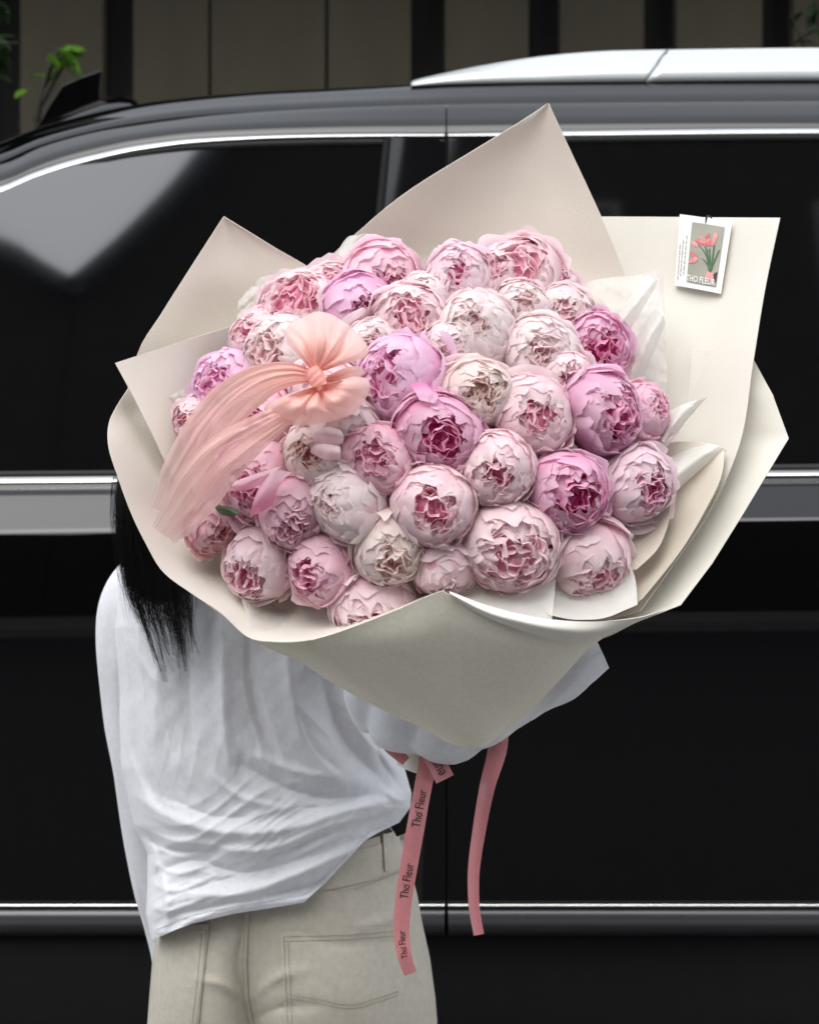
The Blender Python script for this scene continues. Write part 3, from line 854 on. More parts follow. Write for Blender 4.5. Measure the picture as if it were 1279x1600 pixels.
# ------------------------------------------------------------------ paper wrap
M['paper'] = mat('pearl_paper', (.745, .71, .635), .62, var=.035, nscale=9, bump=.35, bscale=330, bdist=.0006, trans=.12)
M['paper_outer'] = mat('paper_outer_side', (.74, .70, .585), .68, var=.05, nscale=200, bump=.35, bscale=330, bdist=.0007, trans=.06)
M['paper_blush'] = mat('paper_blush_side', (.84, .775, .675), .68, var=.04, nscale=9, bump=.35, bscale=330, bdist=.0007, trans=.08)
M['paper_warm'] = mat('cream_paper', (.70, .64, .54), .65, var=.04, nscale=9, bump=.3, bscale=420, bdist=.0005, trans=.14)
M['tissue'] = sheer(mat('tissue_paper', (.82, .80, .76), .6, var=.04, nscale=40, bump=.4, bscale=160, bdist=.001, trans=.45), .74)
wrap = thing('bouquet_wrap', BIND, 'large cone of cream pearl paper with pointed corners and white tissue round the peonies', 'bouquet wrap')
def sheet(name, rows, mt=None, nu=40, nv=40, wob=.0012, th=.0007, seed=0, crinkle=0, lin=False):
    G = patch_pts(rows, nu, nv)
    if lin:                                   # straight edges between the rows
        r = np.stack([catmull([P(*q) for q in row], nu) for row in rows]); k = np.linspace(0, len(rows) - 1, (len(rows) - 1) * 6 + 1); nv = len(k)
        i0 = np.minimum(k.astype(int), len(rows) - 2); f = (k - i0)[:, None, None]; G = r[i0] * (1 - f) + r[i0 + 1] * f
    rng = np.random.default_rng(seed + int(rows[0][0][0]))
    nz = smooth_noise(rng, 4, 2.5)
    u, v = np.meshgrid(np.linspace(-1, 1, nu), np.linspace(-1, 1, nv))
    G[..., 1] += wob * nz(u, v)
    if crinkle:
        for f in (5, 9, 16):
            k = smooth_noise(rng, 5, f)
            G[..., 1] += crinkle / f * 5 * np.abs(k(u, v)) 
            G[..., 2] += crinkle / f * 1.5 * k(u, v)
    o = mesh_ob(name, G.reshape(-1, 3), grid_faces(nu, nv), mt or M['paper'], wrap, uv=grid_uv(nu, nv))
    if th: solid(o, th)
    o_grid[o.name] = G
    return o
o_grid = {}
def depth_on(G, px, py):
    W = G.reshape(-1, 3); x = 639.5 + W[:, 0] / W[:, 1] * FOC; y = HOR - (W[:, 2] - CAMZ) / W[:, 1] * FOC
    k = np.argsort((x - px) ** 2 + (y - py) ** 2)[:4]
    return float(W[k, 1].mean())
# tall point at the back
sheet('paper_sheet', [
 [(853.5, 162, 2.10), (855, 161, 2.10), (856, 161, 2.10), (858, 163.5, 2.10)],
 [(815, 188, 2.102), (835, 188, 2.107), (852, 188, 2.107), (870, 190, 2.102)],
 [(745, 231, 2.105), (795, 231, 2.117), (845, 231, 2.117), (889, 231, 2.105)],
 [(640, 296, 2.107), (740, 300, 2.128), (835, 300, 2.128), (921, 299, 2.107)],
 [(575, 348, 2.108), (690, 355, 2.136), (820, 355, 2.136), (945, 352, 2.108)],
 [(497, 428, 2.11), (640, 428, 2.145), (800, 428, 2.145), (976, 430, 2.11)],
 [(490, 520, 2.10), (640, 520, 2.13), (800, 520, 2.13), (1000, 520, 2.11)],
 [(560, 700, 2.08), (650, 720, 2.09), (780, 720, 2.09), (900, 700, 2.08)],
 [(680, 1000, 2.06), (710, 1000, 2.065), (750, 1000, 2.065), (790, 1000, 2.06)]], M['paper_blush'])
# side point
sheet('paper_sheet', [
 [(348, 340, 2.045), (349.5, 338, 2.045), (351, 338, 2.045), (353, 340, 2.045)],
 [(318, 386, 2.045), (350, 384, 2.053), (388, 384, 2.06), (425, 384, 2.062)],
 [(289, 431, 2.043), (350, 430, 2.058), (420, 430, 2.07), (500, 431, 2.078)],
 [(253, 488, 2.038), (330, 490, 2.063), (430, 490, 2.08), (540, 490, 2.092)],
 [(215, 552, 2.03), (310, 556, 2.065), (420, 556, 2.085), (560, 556, 2.095)],
 [(205, 640, 2.04), (300, 650, 2.08), (420, 650, 2.095), (560, 650, 2.10)],
 [(420, 860, 2.06), (480, 860, 2.07), (560, 860, 2.08), (640, 860, 2.08)]], M['paper_blush'])
# pointed corner that lies over the rounded sheet
sheet('paper_sheet', [
 [(179.5, 567, 1.965), (260, 541, 1.99), (340, 516, 2.02), (430, 492, 2.05)],
 [(206, 616, 1.965), (280, 598, 1.995), (352, 580, 2.03), (445, 560, 2.06)],
 [(236, 675, 1.965), (300, 660, 2.0), (370, 650, 2.035), (455, 640, 2.06)],
 [(263, 731, 1.965), (325, 722, 2.0), (390, 712, 2.035), (465, 700, 2.06)],
 [(310, 800, 1.98), (360, 800, 2.01), (420, 800, 2.04), (480, 790, 2.06)]])
# rounded sheet: rim on the outside, running down into the cone
rim = [(232, 560, 2.03), (205, 600, 2.005), (184, 632, 1.975), (170, 662, 1.95), (170, 700, 1.925), (184, 745, 1.915), (204, 800, 1.905), (228, 850, 1.895), (254, 893, 1.885), (300, 928, 1.87), (345, 958, 1.858), (388, 996, 1.848), (430, 1003, 1.838), (478, 1001, 1.825), (530, 988, 1.812), (610, 957, 1.80), (692, 924, 1.792)]
inn = [(380, 560, 2.09), (330, 605, 2.085), (300, 640, 2.065), (292, 670, 2.035), (298, 705, 2.03), (312, 745, 2.02), (330, 790, 2.01), (352, 830, 1.995), (385, 862, 1.98), (420, 888, 1.965), (455, 905, 1.95), (490, 925, 1.94), (525, 935, 1.93), (560, 942, 1.92), (600, 940, 1.91), (650, 930, 1.90), (700, 915, 1.89)]
deep = [(640 + (a - 400) * .18, 1010 + (b - 750) * .10, 2.03) for a, b, _ in inn]
m1 = [((a * .55 + e * .45), (b * .55 + f * .45), (c * .55 + g * .45) + .012) for (a, b, c), (e, f, g) in zip(rim, inn)]
sheet('paper_sheet', [rim, m1, inn, deep], nu=90, nv=40, wob=.001)
# outer shell of the cone under the rim: shaded facet on the left, main front sheet
sheet('paper_sheet', [
 [(258, 894, 1.892), (345, 960, 1.862), (392, 998, 1.850), (430, 1003.5, 1.8415), (500, 999, 1.826), (580, 970, 1.812)],
 [(330, 945, 1.905), (395, 1000, 1.888), (430, 1012, 1.876), (470, 1024, 1.868), (535, 1040, 1.858), (620, 1040, 1.845)],
 [(420, 1000, 1.93), (455, 1023, 1.922), (485, 1043, 1.914), (515, 1056, 1.908), (570, 1080, 1.898), (650, 1100, 1.89)],
 [(490, 1046, 1.965), (518, 1066, 1.958), (545, 1082, 1.950), (575, 1098, 1.944), (620, 1115, 1.938), (680, 1130, 1.93)],
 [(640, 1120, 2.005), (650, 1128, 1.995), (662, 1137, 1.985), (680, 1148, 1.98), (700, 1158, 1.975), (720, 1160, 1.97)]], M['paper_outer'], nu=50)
sheet('paper_sheet', [
 [(486, 1000, 1.817), (530, 987, 1.806), (612, 956, 1.793), (690, 923.5, 1.784), (701, 929, 1.784), (760, 962, 1.79), (850, 990, 1.81), (905, 1004, 1.835), (952, 990, 1.87)],
 [(505, 1020, 1.832), (560, 1010, 1.815), (640, 1000, 1.803), (700, 985, 1.80), (740, 990, 1.80), (790, 1005, 1.807), (850, 1015, 1.825), (890, 1020, 1.850), (920, 1013, 1.875)],
 [(555, 1062, 1.870), (600, 1060, 1.850), (660, 1055, 1.838), (715, 1050, 1.835), (755, 1053, 1.838), (790, 1058, 1.846), (825, 1063, 1.860), (850, 1066, 1.878), (868, 1069, 1.90)],
 [(625, 1113, 1.915), (650, 1115, 1.897), (685, 1117, 1.885), (718, 1118, 1.882), (745, 1118, 1.884), (768, 1118, 1.890), (790, 1118, 1.900), (806, 1119, 1.915), (818, 1120, 1.93)],
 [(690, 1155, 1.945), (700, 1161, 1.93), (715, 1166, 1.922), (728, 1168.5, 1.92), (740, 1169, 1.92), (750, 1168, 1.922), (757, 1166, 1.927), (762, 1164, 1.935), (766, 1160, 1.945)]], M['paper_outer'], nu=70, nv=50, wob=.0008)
# lip of the front sheet folded back, then the curl towards the right
sheet('paper_sheet', [
 [(702, 924, 1.782), (760, 946, 1.786), (820, 962, 1.793), (880, 970, 1.803), (940, 971, 1.818), (1000, 964, 1.84), (1040, 952, 1.86)],
 [(702, 927, 1.778), (760, 956, 1.780), (815, 972, 1.785), (870, 984, 1.797), (925, 988, 1.815), (975, 977, 1.84), (1020, 962, 1.862)],
 [(704, 931, 1.781), (758, 963, 1.785), (808, 982, 1.793), (855, 996, 1.807), (905, 1005, 1.83), (950, 992, 1.865), (1000, 967, 1.885)]], nu=60, nv=16, wob=.0004)
# right-hand tall sheet with the square corner
corner_sheet = sheet('paper_sheet', [
 [(935, 338, 2.175), (1030, 338.5, 2.155), (1130, 339.5, 2.118), (1218, 340, 2.062)],
 [(935, 450, 2.155), (1025, 450, 2.135), (1115, 450, 2.095), (1195, 450, 2.038)],
 [(930, 570, 2.12), (1010, 570, 2.10), (1095, 570, 2.06), (1175.5, 570, 2.003)],
 [(915, 690, 2.08), (985, 690, 2.055), (1075, 690, 2.02), (1156, 690, 1.965)],
 [(890, 800, 2.05), (960, 800, 2.02), (1035, 805, 1.985), (1108, 800, 1.94)],
 [(865, 900, 2.02), (925, 905, 1.985), (985, 900, 1.95), (1050, 885, 1.92)],
 [(845, 1000, 1.99), (885, 990, 1.955), (935, 975, 1.925), (1000, 955, 1.90)]], nu=50, nv=50)
# outer right sheet with the blunt corner
sheet('paper_sheet', [
 [(1080, 545, 2.07), (1110, 548, 2.06), (1145, 551, 2.05), (1172, 552, 2.04)],
 [(1075, 620, 2.05), (1120, 620, 2.04), (1165, 618, 2.02), (1207, 616, 2.005)],
 [(1060, 686, 2.03), (1120, 686, 2.015), (1180, 686, 2.0), (1232, 685, 1.98)],
 [(1045, 745, 2.01), (1100, 745, 1.995), (1150, 745, 1.98), (1196, 744, 1.96)],
 [(1025, 800, 1.99), (1080, 803, 1.975), (1125, 803, 1.96), (1162, 800, 1.945)],
 [(990, 880, 1.965), (1030, 880, 1.95), (1072, 880, 1.935), (1112, 880, 1.92)],
 [(945, 945, 1.945), (985, 946, 1.93), (1028, 946, 1.915), (1063, 945, 1.90)],
 [(900, 1000, 1.93), (930, 1000, 1.915), (955, 992, 1.90), (985, 975, 1.885)]], nu=40, lin=True)
# warm inner sheets curling at the lower right
sheet('inner_sheet', [
 [(960, 700, 1.99), (1020, 695, 1.985), (1070, 690, 1.98), (1132, 700, 1.96)],
 [(960, 780, 1.97), (1030, 772, 1.965), (1080, 765, 1.955), (1126, 745, 1.935)],
 [(965, 850, 1.95), (1020, 840, 1.94), (1065, 820, 1.93), (1100, 800, 1.915)],
 [(960, 905, 1.93), (1000, 895, 1.92), (1035, 880, 1.91), (1062, 862, 1.90)],
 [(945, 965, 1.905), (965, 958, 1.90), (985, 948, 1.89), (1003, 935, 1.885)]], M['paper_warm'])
sheet('inner_sheet', [
 [(955, 760, 1.96), (990, 755, 1.955), (1020, 752, 1.945), (1049, 768, 1.925)],
 [(950, 810, 1.945), (985, 808, 1.935), (1018, 806, 1.925), (1044, 815, 1.91)],
 [(945, 850, 1.935), (975, 850, 1.925), (1005, 850, 1.915), (1028, 856, 1.90)],
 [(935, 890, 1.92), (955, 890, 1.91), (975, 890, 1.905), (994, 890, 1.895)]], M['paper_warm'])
# tissue showing round the flowers
T = lambda rows, **k: sheet('tissue_sheet', rows, M['tissue'], th=0, wob=.002, **k)
T([[(520, 398, 2.07), (548, 370, 2.07), (582, 368, 2.07), (616, 394, 2.075)], [(512, 432, 2.05), (550, 420, 2.045), (595, 420, 2.05), (632, 430, 2.06)], [(540, 480, 2.0), (560, 480, 1.99), (590, 480, 1.99), (620, 480, 2.0)]], crinkle=.004, nu=60, nv=60)
T([[(372, 472, 2.045), (402, 436, 2.05), (450, 430, 2.055), (508, 436, 2.06)], [(370, 510, 2.03), (410, 492, 2.03), (455, 480, 2.035), (510, 480, 2.045)], [(380, 560, 1.98), (410, 560, 1.97), (450, 550, 1.97), (490, 540, 1.98)]], crinkle=.004, nu=60, nv=60)
T([[(252, 628, 1.983), (292, 605, 1.988), (335, 580, 1.995)], [(285, 680, 1.985), (310, 665, 1.985), (345, 650, 1.985)], [(300, 725, 1.98), (325, 715, 1.98), (350, 705, 1.98)]], crinkle=.004, nu=50, nv=50)
T([[(905, 445, 2.09), (950, 432, 2.08), (1000, 428, 2.07), (1028, 418, 2.06), (1037, 440, 2.05)], [(900, 500, 2.06), (945, 500, 2.05), (985, 505, 2.04), (1020, 510, 2.035), (1040, 520, 2.03)], [(900, 580, 2.03), (940, 580, 2.025), (980, 580, 2.02), (1010, 585, 2.01), (1042, 590, 2.0)], [(900, 680, 1.99), (940, 680, 1.985), (980, 680, 1.98), (1010, 690, 1.975), (1040, 690, 1.97)]], crinkle=.004, nu=70, nv=70)
# two standing pleats and two folded loops on the right
for (a, b, c, e) in (((955, 500), (1010, 430), (1028, 440), (975, 530)), ((975, 560), (1022, 480), (1040, 505), (1000, 600))):
    T([[(*a, 2.0), ((a[0] + b[0]) / 2, (a[1] + b[1]) / 2, 2.0), (*b, 2.02)], [((a[0] + e[0]) / 2, (a[1] + e[1]) / 2, 1.975), ((a[0] + c[0]) / 2 + 6, (a[1] + c[1]) / 2, 1.97), ((b[0] + c[0]) / 2 + 4, (b[1] + c[1]) / 2, 2.0)], [(*e, 2.0), ((e[0] + c[0]) / 2, (e[1] + c[1]) / 2, 1.995), (*c, 2.02)]], crinkle=.001)
M['tissue_dense'] = mat('tissue_fold', (.82, .80, .75), .6, var=.04, nscale=40, bump=.35, bscale=160, bdist=.001, trans=.4)
D_ = lambda rows, **k: sheet('tissue_fold', rows, M['tissue_dense'], th=0, wob=.0015, **k)
D_([[(1020, 690, 1.97), (1032, 668, 1.975), (1036, 648, 1.985)], [(1035, 690, 1.945), (1060, 650, 1.95), (1072, 630, 1.965)], [(1040, 700, 1.965), (1075, 655, 1.965), (1104, 620, 1.975)]], crinkle=.0006)
D_([[(1000, 790, 1.96), (1020, 740, 1.965), (1060, 705, 1.98), (1095, 691, 1.985)], [(1015, 800, 1.925), (1045, 755, 1.93), (1090, 715, 1.945), (1122, 696, 1.955)], [(1040, 790, 1.94), (1065, 760, 1.95), (1105, 725, 1.955), (1136, 704, 1.955)]], crinkle=.0006)
# lower edge
D_([[(376, 930, 1.885), (400, 938, 1.905), (440, 940, 1.925), (500, 950, 1.92), (540, 960, 1.91)], [(385, 965, 1.872), (415, 970, 1.885), (455, 975, 1.89), (500, 978, 1.88), (540, 975, 1.87)], [(395, 992, 1.858), (430, 998, 1.855), (470, 996, 1.85), (510, 988, 1.845), (540, 978, 1.84)]], crinkle=.0008)
D_([[(836, 905, 1.875), (870, 900, 1.89), (920, 900, 1.90), (980, 870, 1.905)], [(838, 935, 1.855), (880, 940, 1.868), (930, 935, 1.875), (992, 905, 1.885)], [(858, 962, 1.83), (900, 968, 1.845), (945, 965, 1.855), (996, 945, 1.868)]], crinkle=.0008)
D_([[(680, 900, 1.875), (755, 905, 1.87), (815, 905, 1.87), (870, 890, 1.875)], [(690, 930, 1.848), (760, 940, 1.838), (810, 942, 1.838), (866, 930, 1.850)], [(690, 938, 1.822), (760, 958, 1.815), (805, 968, 1.818), (862, 968, 1.83)]], crinkle=.0008)
# bundled foot of the paper behind the arm
sheet('paper_foot', [[(585, 1085, 2.11), (620, 1090, 2.10), (680, 1100, 2.10), (760, 1090, 2.11)], [(606, 1140, 2.11), (635, 1150, 2.095), (680, 1150, 2.095), (720, 1140, 2.11)], [(621, 1196, 2.115), (640, 1205, 2.10), (670, 1212, 2.10), (690, 1200, 2.115)]])

# ------------------------------------------------------------------ silk bow
M['silk'] = sheer(mat('peach_silk', (.95, .63, .565), .34, var=.10, nscale=40, bump=.35, bscale=500, bdist=.0005, sheen=.4, trans=.38), .90)
M['silk_sheer'] = sheer(mat('peach_organza', (.96, .71, .65), .42, var=.07, nscale=25, bump=.25, bscale=300, bdist=.0005, sheen=.4, trans=.45), .66)
KN = (494, 590, 1.805)
bow = thing('bow', P(*KN), 'peach silk bow with a fan loop, full lower loop and two long sheer tails', 'bow')
def soft_rim(m):
    N, L = m.node_tree.nodes, m.node_tree.links
    tc = N.new('ShaderNodeTexCoord'); sp = N.new('ShaderNodeSeparateXYZ'); rp = N.new('ShaderNodeValToRGB')
    L.new(tc.outputs['UV'], sp.inputs[0]); L.new(sp.outputs['Y'], rp.inputs[0])
    e = rp.color_ramp.elements; e[0].position = .25; e[0].color = (.97, .97, .97, 1); e[1].position = 1; e[1].color = (.56, .56, .56, 1)
    mx = N['Material Output'].inputs[0].links[0].from_node
    L.new(rp.outputs[0], mx.inputs[0])
def crease(m, sx=60, dist=.0022):
    """fine creases running along the ribbon"""
    N, L = m.node_tree.nodes, m.node_tree.links
    tc = N.new('ShaderNodeTexCoord'); mp = N.new('ShaderNodeMapping'); mp.inputs['Scale'].default_value = (sx, 3.5, 1)
    n = N.new('ShaderNodeTexNoise'); n.inputs['Scale'].default_value = 1; n.inputs['Detail'].default_value = 5; n.inputs['Distortion'].default_value = .4
    L.new(tc.outputs['UV'], mp.inputs[0]); L.new(mp.outputs[0], n.inputs['Vector'])
    old = [x for x in N if x.type == 'BUMP'][0]
    bp = N.new('ShaderNodeBump'); bp.inputs['Strength'].default_value = .5; bp.inputs['Distance'].default_value = dist
    L.new(n.outputs['Fac'], bp.inputs['Height']); L.new(old.outputs[0], bp.inputs['Normal'])
    for x in N:
        if x.type in ('BSDF_PRINCIPLED', 'BSDF_TRANSLUCENT'): L.new(bp.outputs[0], x.inputs['Normal'])
def gathered(m, deep, pale):
    """paints the deeper, shaded tone of stacked layers at the knot, backlit paleness at the rim"""
    N, L = m.node_tree.nodes, m.node_tree.links
    tc = N.new('ShaderNodeTexCoord'); sp = N.new('ShaderNodeSeparateXYZ'); rp = N.new('ShaderNodeValToRGB')
    L.new(tc.outputs['UV'], sp.inputs[0]); L.new(sp.outputs['Y'], rp.inputs[0])
    e = rp.color_ramp.elements; e[0].position = .05; e[0].color = (*deep, 1); e[1].position = .95; e[1].color = (*pale, 1)
    for x in N:
        if x.type == 'BSDF_PRINCIPLED': L.new(rp.outputs[0], x.inputs['Base Color'])
        if x.type == 'BSDF_TRANSLUCENT': L.new(rp.outputs[0], x.inputs[0])
gathered(M['silk'], (.90, .47, .40), (.97, .75, .69)); gathered(M['silk_sheer'], (.93, .58, .51), (.97, .74, .68))  # shaded knot and backlit rim painted into the silk colour
crease(M['silk'], 40, .0016); crease(M['silk_sheer'], 16, .0016)
soft_rim(M['silk'])
def bow_loop(K, edge, dk, de, bulge, pleats, amp, name, mt, seed, back=True, nv=44, cre=()):
    """Gathered loop: pleats fan out of the knot, puff towards us, turn over at the rim and run back."""
    rng = np.random.default_rng(seed)
    E = catmull(edge, 90); nu = 90
    ph = rng.uniform(0, 6.28); 
    s = np.linspace(0, 1, nu)
    lo = sum(a * np.sin(f * s + rng.uniform(0, 6.28)) for f, a in ((9, .9), (15, .6))); hi = sum(a * (1 - 2 * np.abs(np.sin(f * s + rng.uniform(0, 6.28)))) for f, a in ((13, .5), (21, .55), (34, .3)))
    wv = 1.6 * np.abs(np.sin(pleats * .5 * math.pi * s + ph)) - .8 + .6 * np.sin(pleats * 1.73 * math.pi * s + ph * 2) + .4 * np.sin(pleats * 3.1 * math.pi * s + 1)
    V = []
    tot = 1.0
    for j in range(nv):
        v = tot * j / (nv - 1)
        rr = v ** .85 * (1 + (.008 * lo + .010 * hi) * v)
        k = (1 - v)
        x = K[0] + (E[:, 0] - K[0]) * (.04 + .96 * rr) 
        y = K[1] + (E[:, 1] - K[1]) * (.04 + .96 * rr)
        x = x + 1.2 * wv * math.sin(math.pi * v); 
        d = dk + (de - dk) * v - bulge * math.sin(math.pi * min(1, v * 1.02)) ** .8 * (.75 + .25 * np.sin(math.pi * s)) - amp * ((.35 * wv + .6 * lo) * v ** .8 + .75 * hi * (1 - .55 * v) * min(1, v * 6)) * (1 if v < .9 else .8)
        for s0, dep, wd_ in cre:
            d = d + dep * np.exp(-((s - s0 - .03 * math.sin(5 * v)) / wd_) ** 2) * math.sin(math.pi * min(1, .12 + .8 * v)) * (1 - v) ** .4
        V.append(np.stack([P(a, b, c) for a, b, c in zip(x, y, d)]))
    F = grid_faces(nu, nv)
    if back:                                   # underside of the loop
        for j in range(1, 10):
            v = 1 - j / 10
            x = K[0] + (E[:, 0] - K[0]) * (.04 + .96 * v ** .85); y = K[1] + (E[:, 1] - K[1]) * (.04 + .96 * v ** .85)
            d = dk + (de - dk) * v + .016 * math.sin(math.pi * v)
            V.append(np.stack([P(a, b, c) for a, b, c in zip(x, y, d + 0 * x)]))
        F = grid_faces(nu, nv + 9)
    nn = len(V); vv = [min(1, j / (nv - 1)) if j < nv else 1 - (j - nv + 1) / 10 for j in range(nn)]
    return mesh_ob(name, np.concatenate(V), F, mt, bow, uv=np.stack([np.tile(s, nn), np.repeat(vv, nu)], 1))
bow_loop((493, 583), [(482, 574), (462, 552), (447, 530), (447, 514), (456, 502), (473, 493), (493, 487), (513, 490), (533, 500), (551, 514), (567, 530), (577, 546), (572, 558), (550, 560), (525, 566), (503, 578)], 1.806, 1.83, .022, 7, .0036, 'bow_loop', M['silk'], 4, cre=((.27, .007, .02), (.47, .004, .012), (.62, .012, .022), (.88, .010, .03)))
bow_loop((497, 603), [(508, 600), (530, 594), (554, 588), (574, 592), (578, 606), (570, 626), (553, 645), (528, 657), (498, 662), (468, 665), (438, 659), (414, 648), (414, 634), (436, 621), (462, 611), (486, 604)], 1.806, 1.81, .030, 6, .0034, 'bow_loop', M['silk'], 9, cre=((.44, .018, .03), (.60, .006, .016), (.84, .008, .025)))
bow_loop((503, 596), [(508, 590), (525, 580), (548, 572), (568, 575), (568, 585), (550, 592), (525, 598)], 1.815, 1.835, .006, 3, .0018, 'bow_loop', M['silk'], 12)
V, F = [], None
K0 = P(486, 574, 1.800); K1 = P(503, 608, 1.796)
ts = np.linspace(0, 1, 26); aa = np.linspace(0, 2 * math.pi, 40, endpoint=False)
axk = (K1 - K0); sidek = np.array((axk[2], 0, -axk[0])); sidek /= np.linalg.norm(sidek)
for t in ts:
    for a in aa:
        rr = .0078 * (math.sin(math.pi * (.12 + .76 * t)) ** .4) * (1 + .07 * math.sin(7 * a + 9 * t) + .05 * math.sin(24 * t + 2 * a))
        V.append(K0 + axk * t + sidek * rr * math.cos(a) + np.array((0, -1, 0)) * rr * .8 * math.sin(a))
mesh_ob('knot', np.array(V), grid_faces(40, 26, wrap=True), M['silk'], bow)
def tail(center, width, dz, pl, seed, mt, name='bow_tail', nu=36, nv=70):
    """Long ribbon tail: centre line of pixels, width across, soft lengthwise folds."""
    rng = np.random.default_rng(seed)
    C = catmull(center, nv); T = np.gradient(C[:, :2], axis=0); T /= np.linalg.norm(T, axis=1)[:, None]
    Wd = np.interp(np.linspace(0, 1, nv), np.linspace(0, 1, len(width)), width)
    s = np.linspace(-1, 1, nu)
    V = []
    p1, p2, p3 = rng.uniform(0, 6.28, 3); nzt = smooth_noise(rng, 6, 4)
    crs = [(f, a, rng.uniform(0, 6.28), rng.normal(0, 2.5)) for f, a in ((4, .8), (6.5, .6), (10, .45), (16, .25))]
    for j in range(nv):
        t = j / (nv - 1)
        nx, ny = -T[j, 1], T[j, 0]
        cr = sum(a * (1 - 2 * np.abs(np.sin(f * s + q_ + g_ * t))) for f, a, q_, g_ in crs)
        fold = .0006 * cr + .55 * pl * (np.sin(2.6 * s + p1 + 1.6 * t) + .55 * np.abs(np.sin(2.6 * s + p2 - 2.5 * t)) + .16 * np.sin(11 * s + p3 + 5 * t)) + .0007 * nzt(s, t * 3)
        d = C[j, 2] + fold + dz * s ** 2
        w = Wd[j] * (s + .06 * np.sin(5 * s + p2))
        V.append(np.stack([P(C[j, 0] + nx * a, C[j, 1] + ny * a, b) for a, b in zip(w, d)]))
    return mesh_ob(name, np.concatenate(V), grid_faces(nu, nv), mt, bow, uv=np.stack([np.tile(np.linspace(0, 1, nu), nv), np.repeat(np.linspace(0, .9, nv), nu)], 1))
tail([(488, 588, 1.803), (455, 585, 1.796), (415, 594, 1.795), (375, 618, 1.80), (340, 652, 1.81), (305, 700, 1.825), (275, 750, 1.845), (252, 800, 1.875)], [10, 22, 31, 36, 36, 32, 27, 20], .004, .0020, 3, M['silk'])
tail([(480, 612, 1.804), (455, 640, 1.795), (415, 664, 1.792), (370, 692, 1.796), (335, 720, 1.805), (305, 757, 1.82), (275, 800, 1.845), (250, 832, 1.87)], [8, 16, 24, 30, 34, 35, 28, 16], .004, .0020, 8, M['silk_sheer'])
tail([(470, 640, 1.80), (430, 668, 1.80), (390, 700, 1.803), (350, 740, 1.812), (318, 780, 1.83), (290, 815, 1.85), (262, 838, 1.88)], [6, 12, 16, 20, 22, 20, 14], .003, .0016, 21, M['silk_sheer'])

# ------------------------------------------------------------------ printed card clipped to the paper
card = thing('card', P(1100, 400, 2.085), 'small white card with a pink tulip picture clipped to the square paper corner', 'card')
M['card'] = mat('card_white', (.78, .77, .74), .45, var=.02)
M['print_bg'] = mat('print_sage', (.30, .29, .235), .5, var=.1, nscale=25)
M['print_pink'] = mat('print_pink', (.70, .27, .25), .5, var=.25, nscale=120)
M['print_rose'] = mat('print_rose', (.55, .14, .14), .5, var=.3, nscale=150)
M['print_green'] = mat('print_green', (.045, .12, .045), .5, var=.3, nscale=120)
M['print_dark'] = mat('print_dark', (.03, .012, .012), .5)
M['print_grey'] = mat('print_grey', (.32, .32, .31), .5)
M['print_white'] = mat('print_white', (.85, .85, .83), .5, var=.02)
CG = o_grid[corner_sheet.name]
cd = lambda a, b: P(a, b, depth_on(CG, a, max(b, 342)) - .006)
cq = [cd(1062, 334.5), cd(1143.5, 347), cd(1126, 459), cd(1054, 446)]   # tl, tr, br, bl
cn = np.cross(cq[1] - cq[0], cq[3] - cq[0]); cn /= np.linalg.norm(cn)
if cn[1] > 0: cn = -cn
def CQ(u, v, lift=0.0):
    """point on the card, u across, v down, both 0..1"""
    return (cq[0] * (1 - u) * (1 - v) + cq[1] * u * (1 - v) + cq[2] * u * v + cq[3] * (1 - u) * v) + cn * (.0008 + lift)
n = 12
G = [CQ(i / n, j / n, .002 * math.sin(math.pi * i / n)) - cn * .0008 for j in range(n + 1) for i in range(n + 1)]
def CL(u, v, l): return CQ(u, v, .002 * math.sin(math.pi * u) + l)
solid(mesh_ob('card_stock', G, grid_faces(n + 1, n + 1), M['card'], card), .0006, -1)
def flat(name, uvs, mt, l, parent=card):
    return mesh_ob(name, [CL(u, v, l) for u, v in uvs], [tuple(range(len(uvs)))], mt, parent, smooth=False)
def gridflat(name, u0, u1, v0, v1, mt, l):
    k = 8
    return mesh_ob(name, [CL(u0 + (u1 - u0) * i / k, v0 + (v1 - v0) * j / k, l) for j in range(k + 1) for i in range(k + 1)], grid_faces(k + 1, k + 1), mt, card)
pic = gridflat('picture', .27, .89, .09, .92, M['print_bg'], .0010)
parts = []
def CLp(u, v): return CL(.27 + .62 * u, .09 + .78 * v, .0014)
for (u, v, a, s) in ((.14, .38, .35, .17), (.30, .34, .2, .17), (.46, .30, -.2, .2), (.60, .34, -.3, .19), (.76, .25, -1.35, .22), (.14, .58, .3, .17), (.16, .68, -.35, .2), (.52, .24, -.9, .15), (.4, .27, .3, .15)):
    pts = []
    for k in range(14):
        th_ = 2 * math.pi * k / 14
        x = .82 * s * math.cos(th_); y = s * .30 * math.sin(th_) * (1 + .35 * math.cos(th_))
        pts.append(CLp(u + x * math.cos(a) - y * math.sin(a), v + (x * math.sin(a) + y * math.cos(a)) * .75))
    parts.append((np.array(pts) + cn * .00005 * len(parts), [tuple(range(14))]))
v, f = join(parts[::2]); mesh_ob('tulip_print', v, f, M['print_pink'], pic, smooth=False)
v, f = join(parts[1::2]); mesh_ob('tulip_print', v, f, M['print_rose'], pic, smooth=False)
parts = []
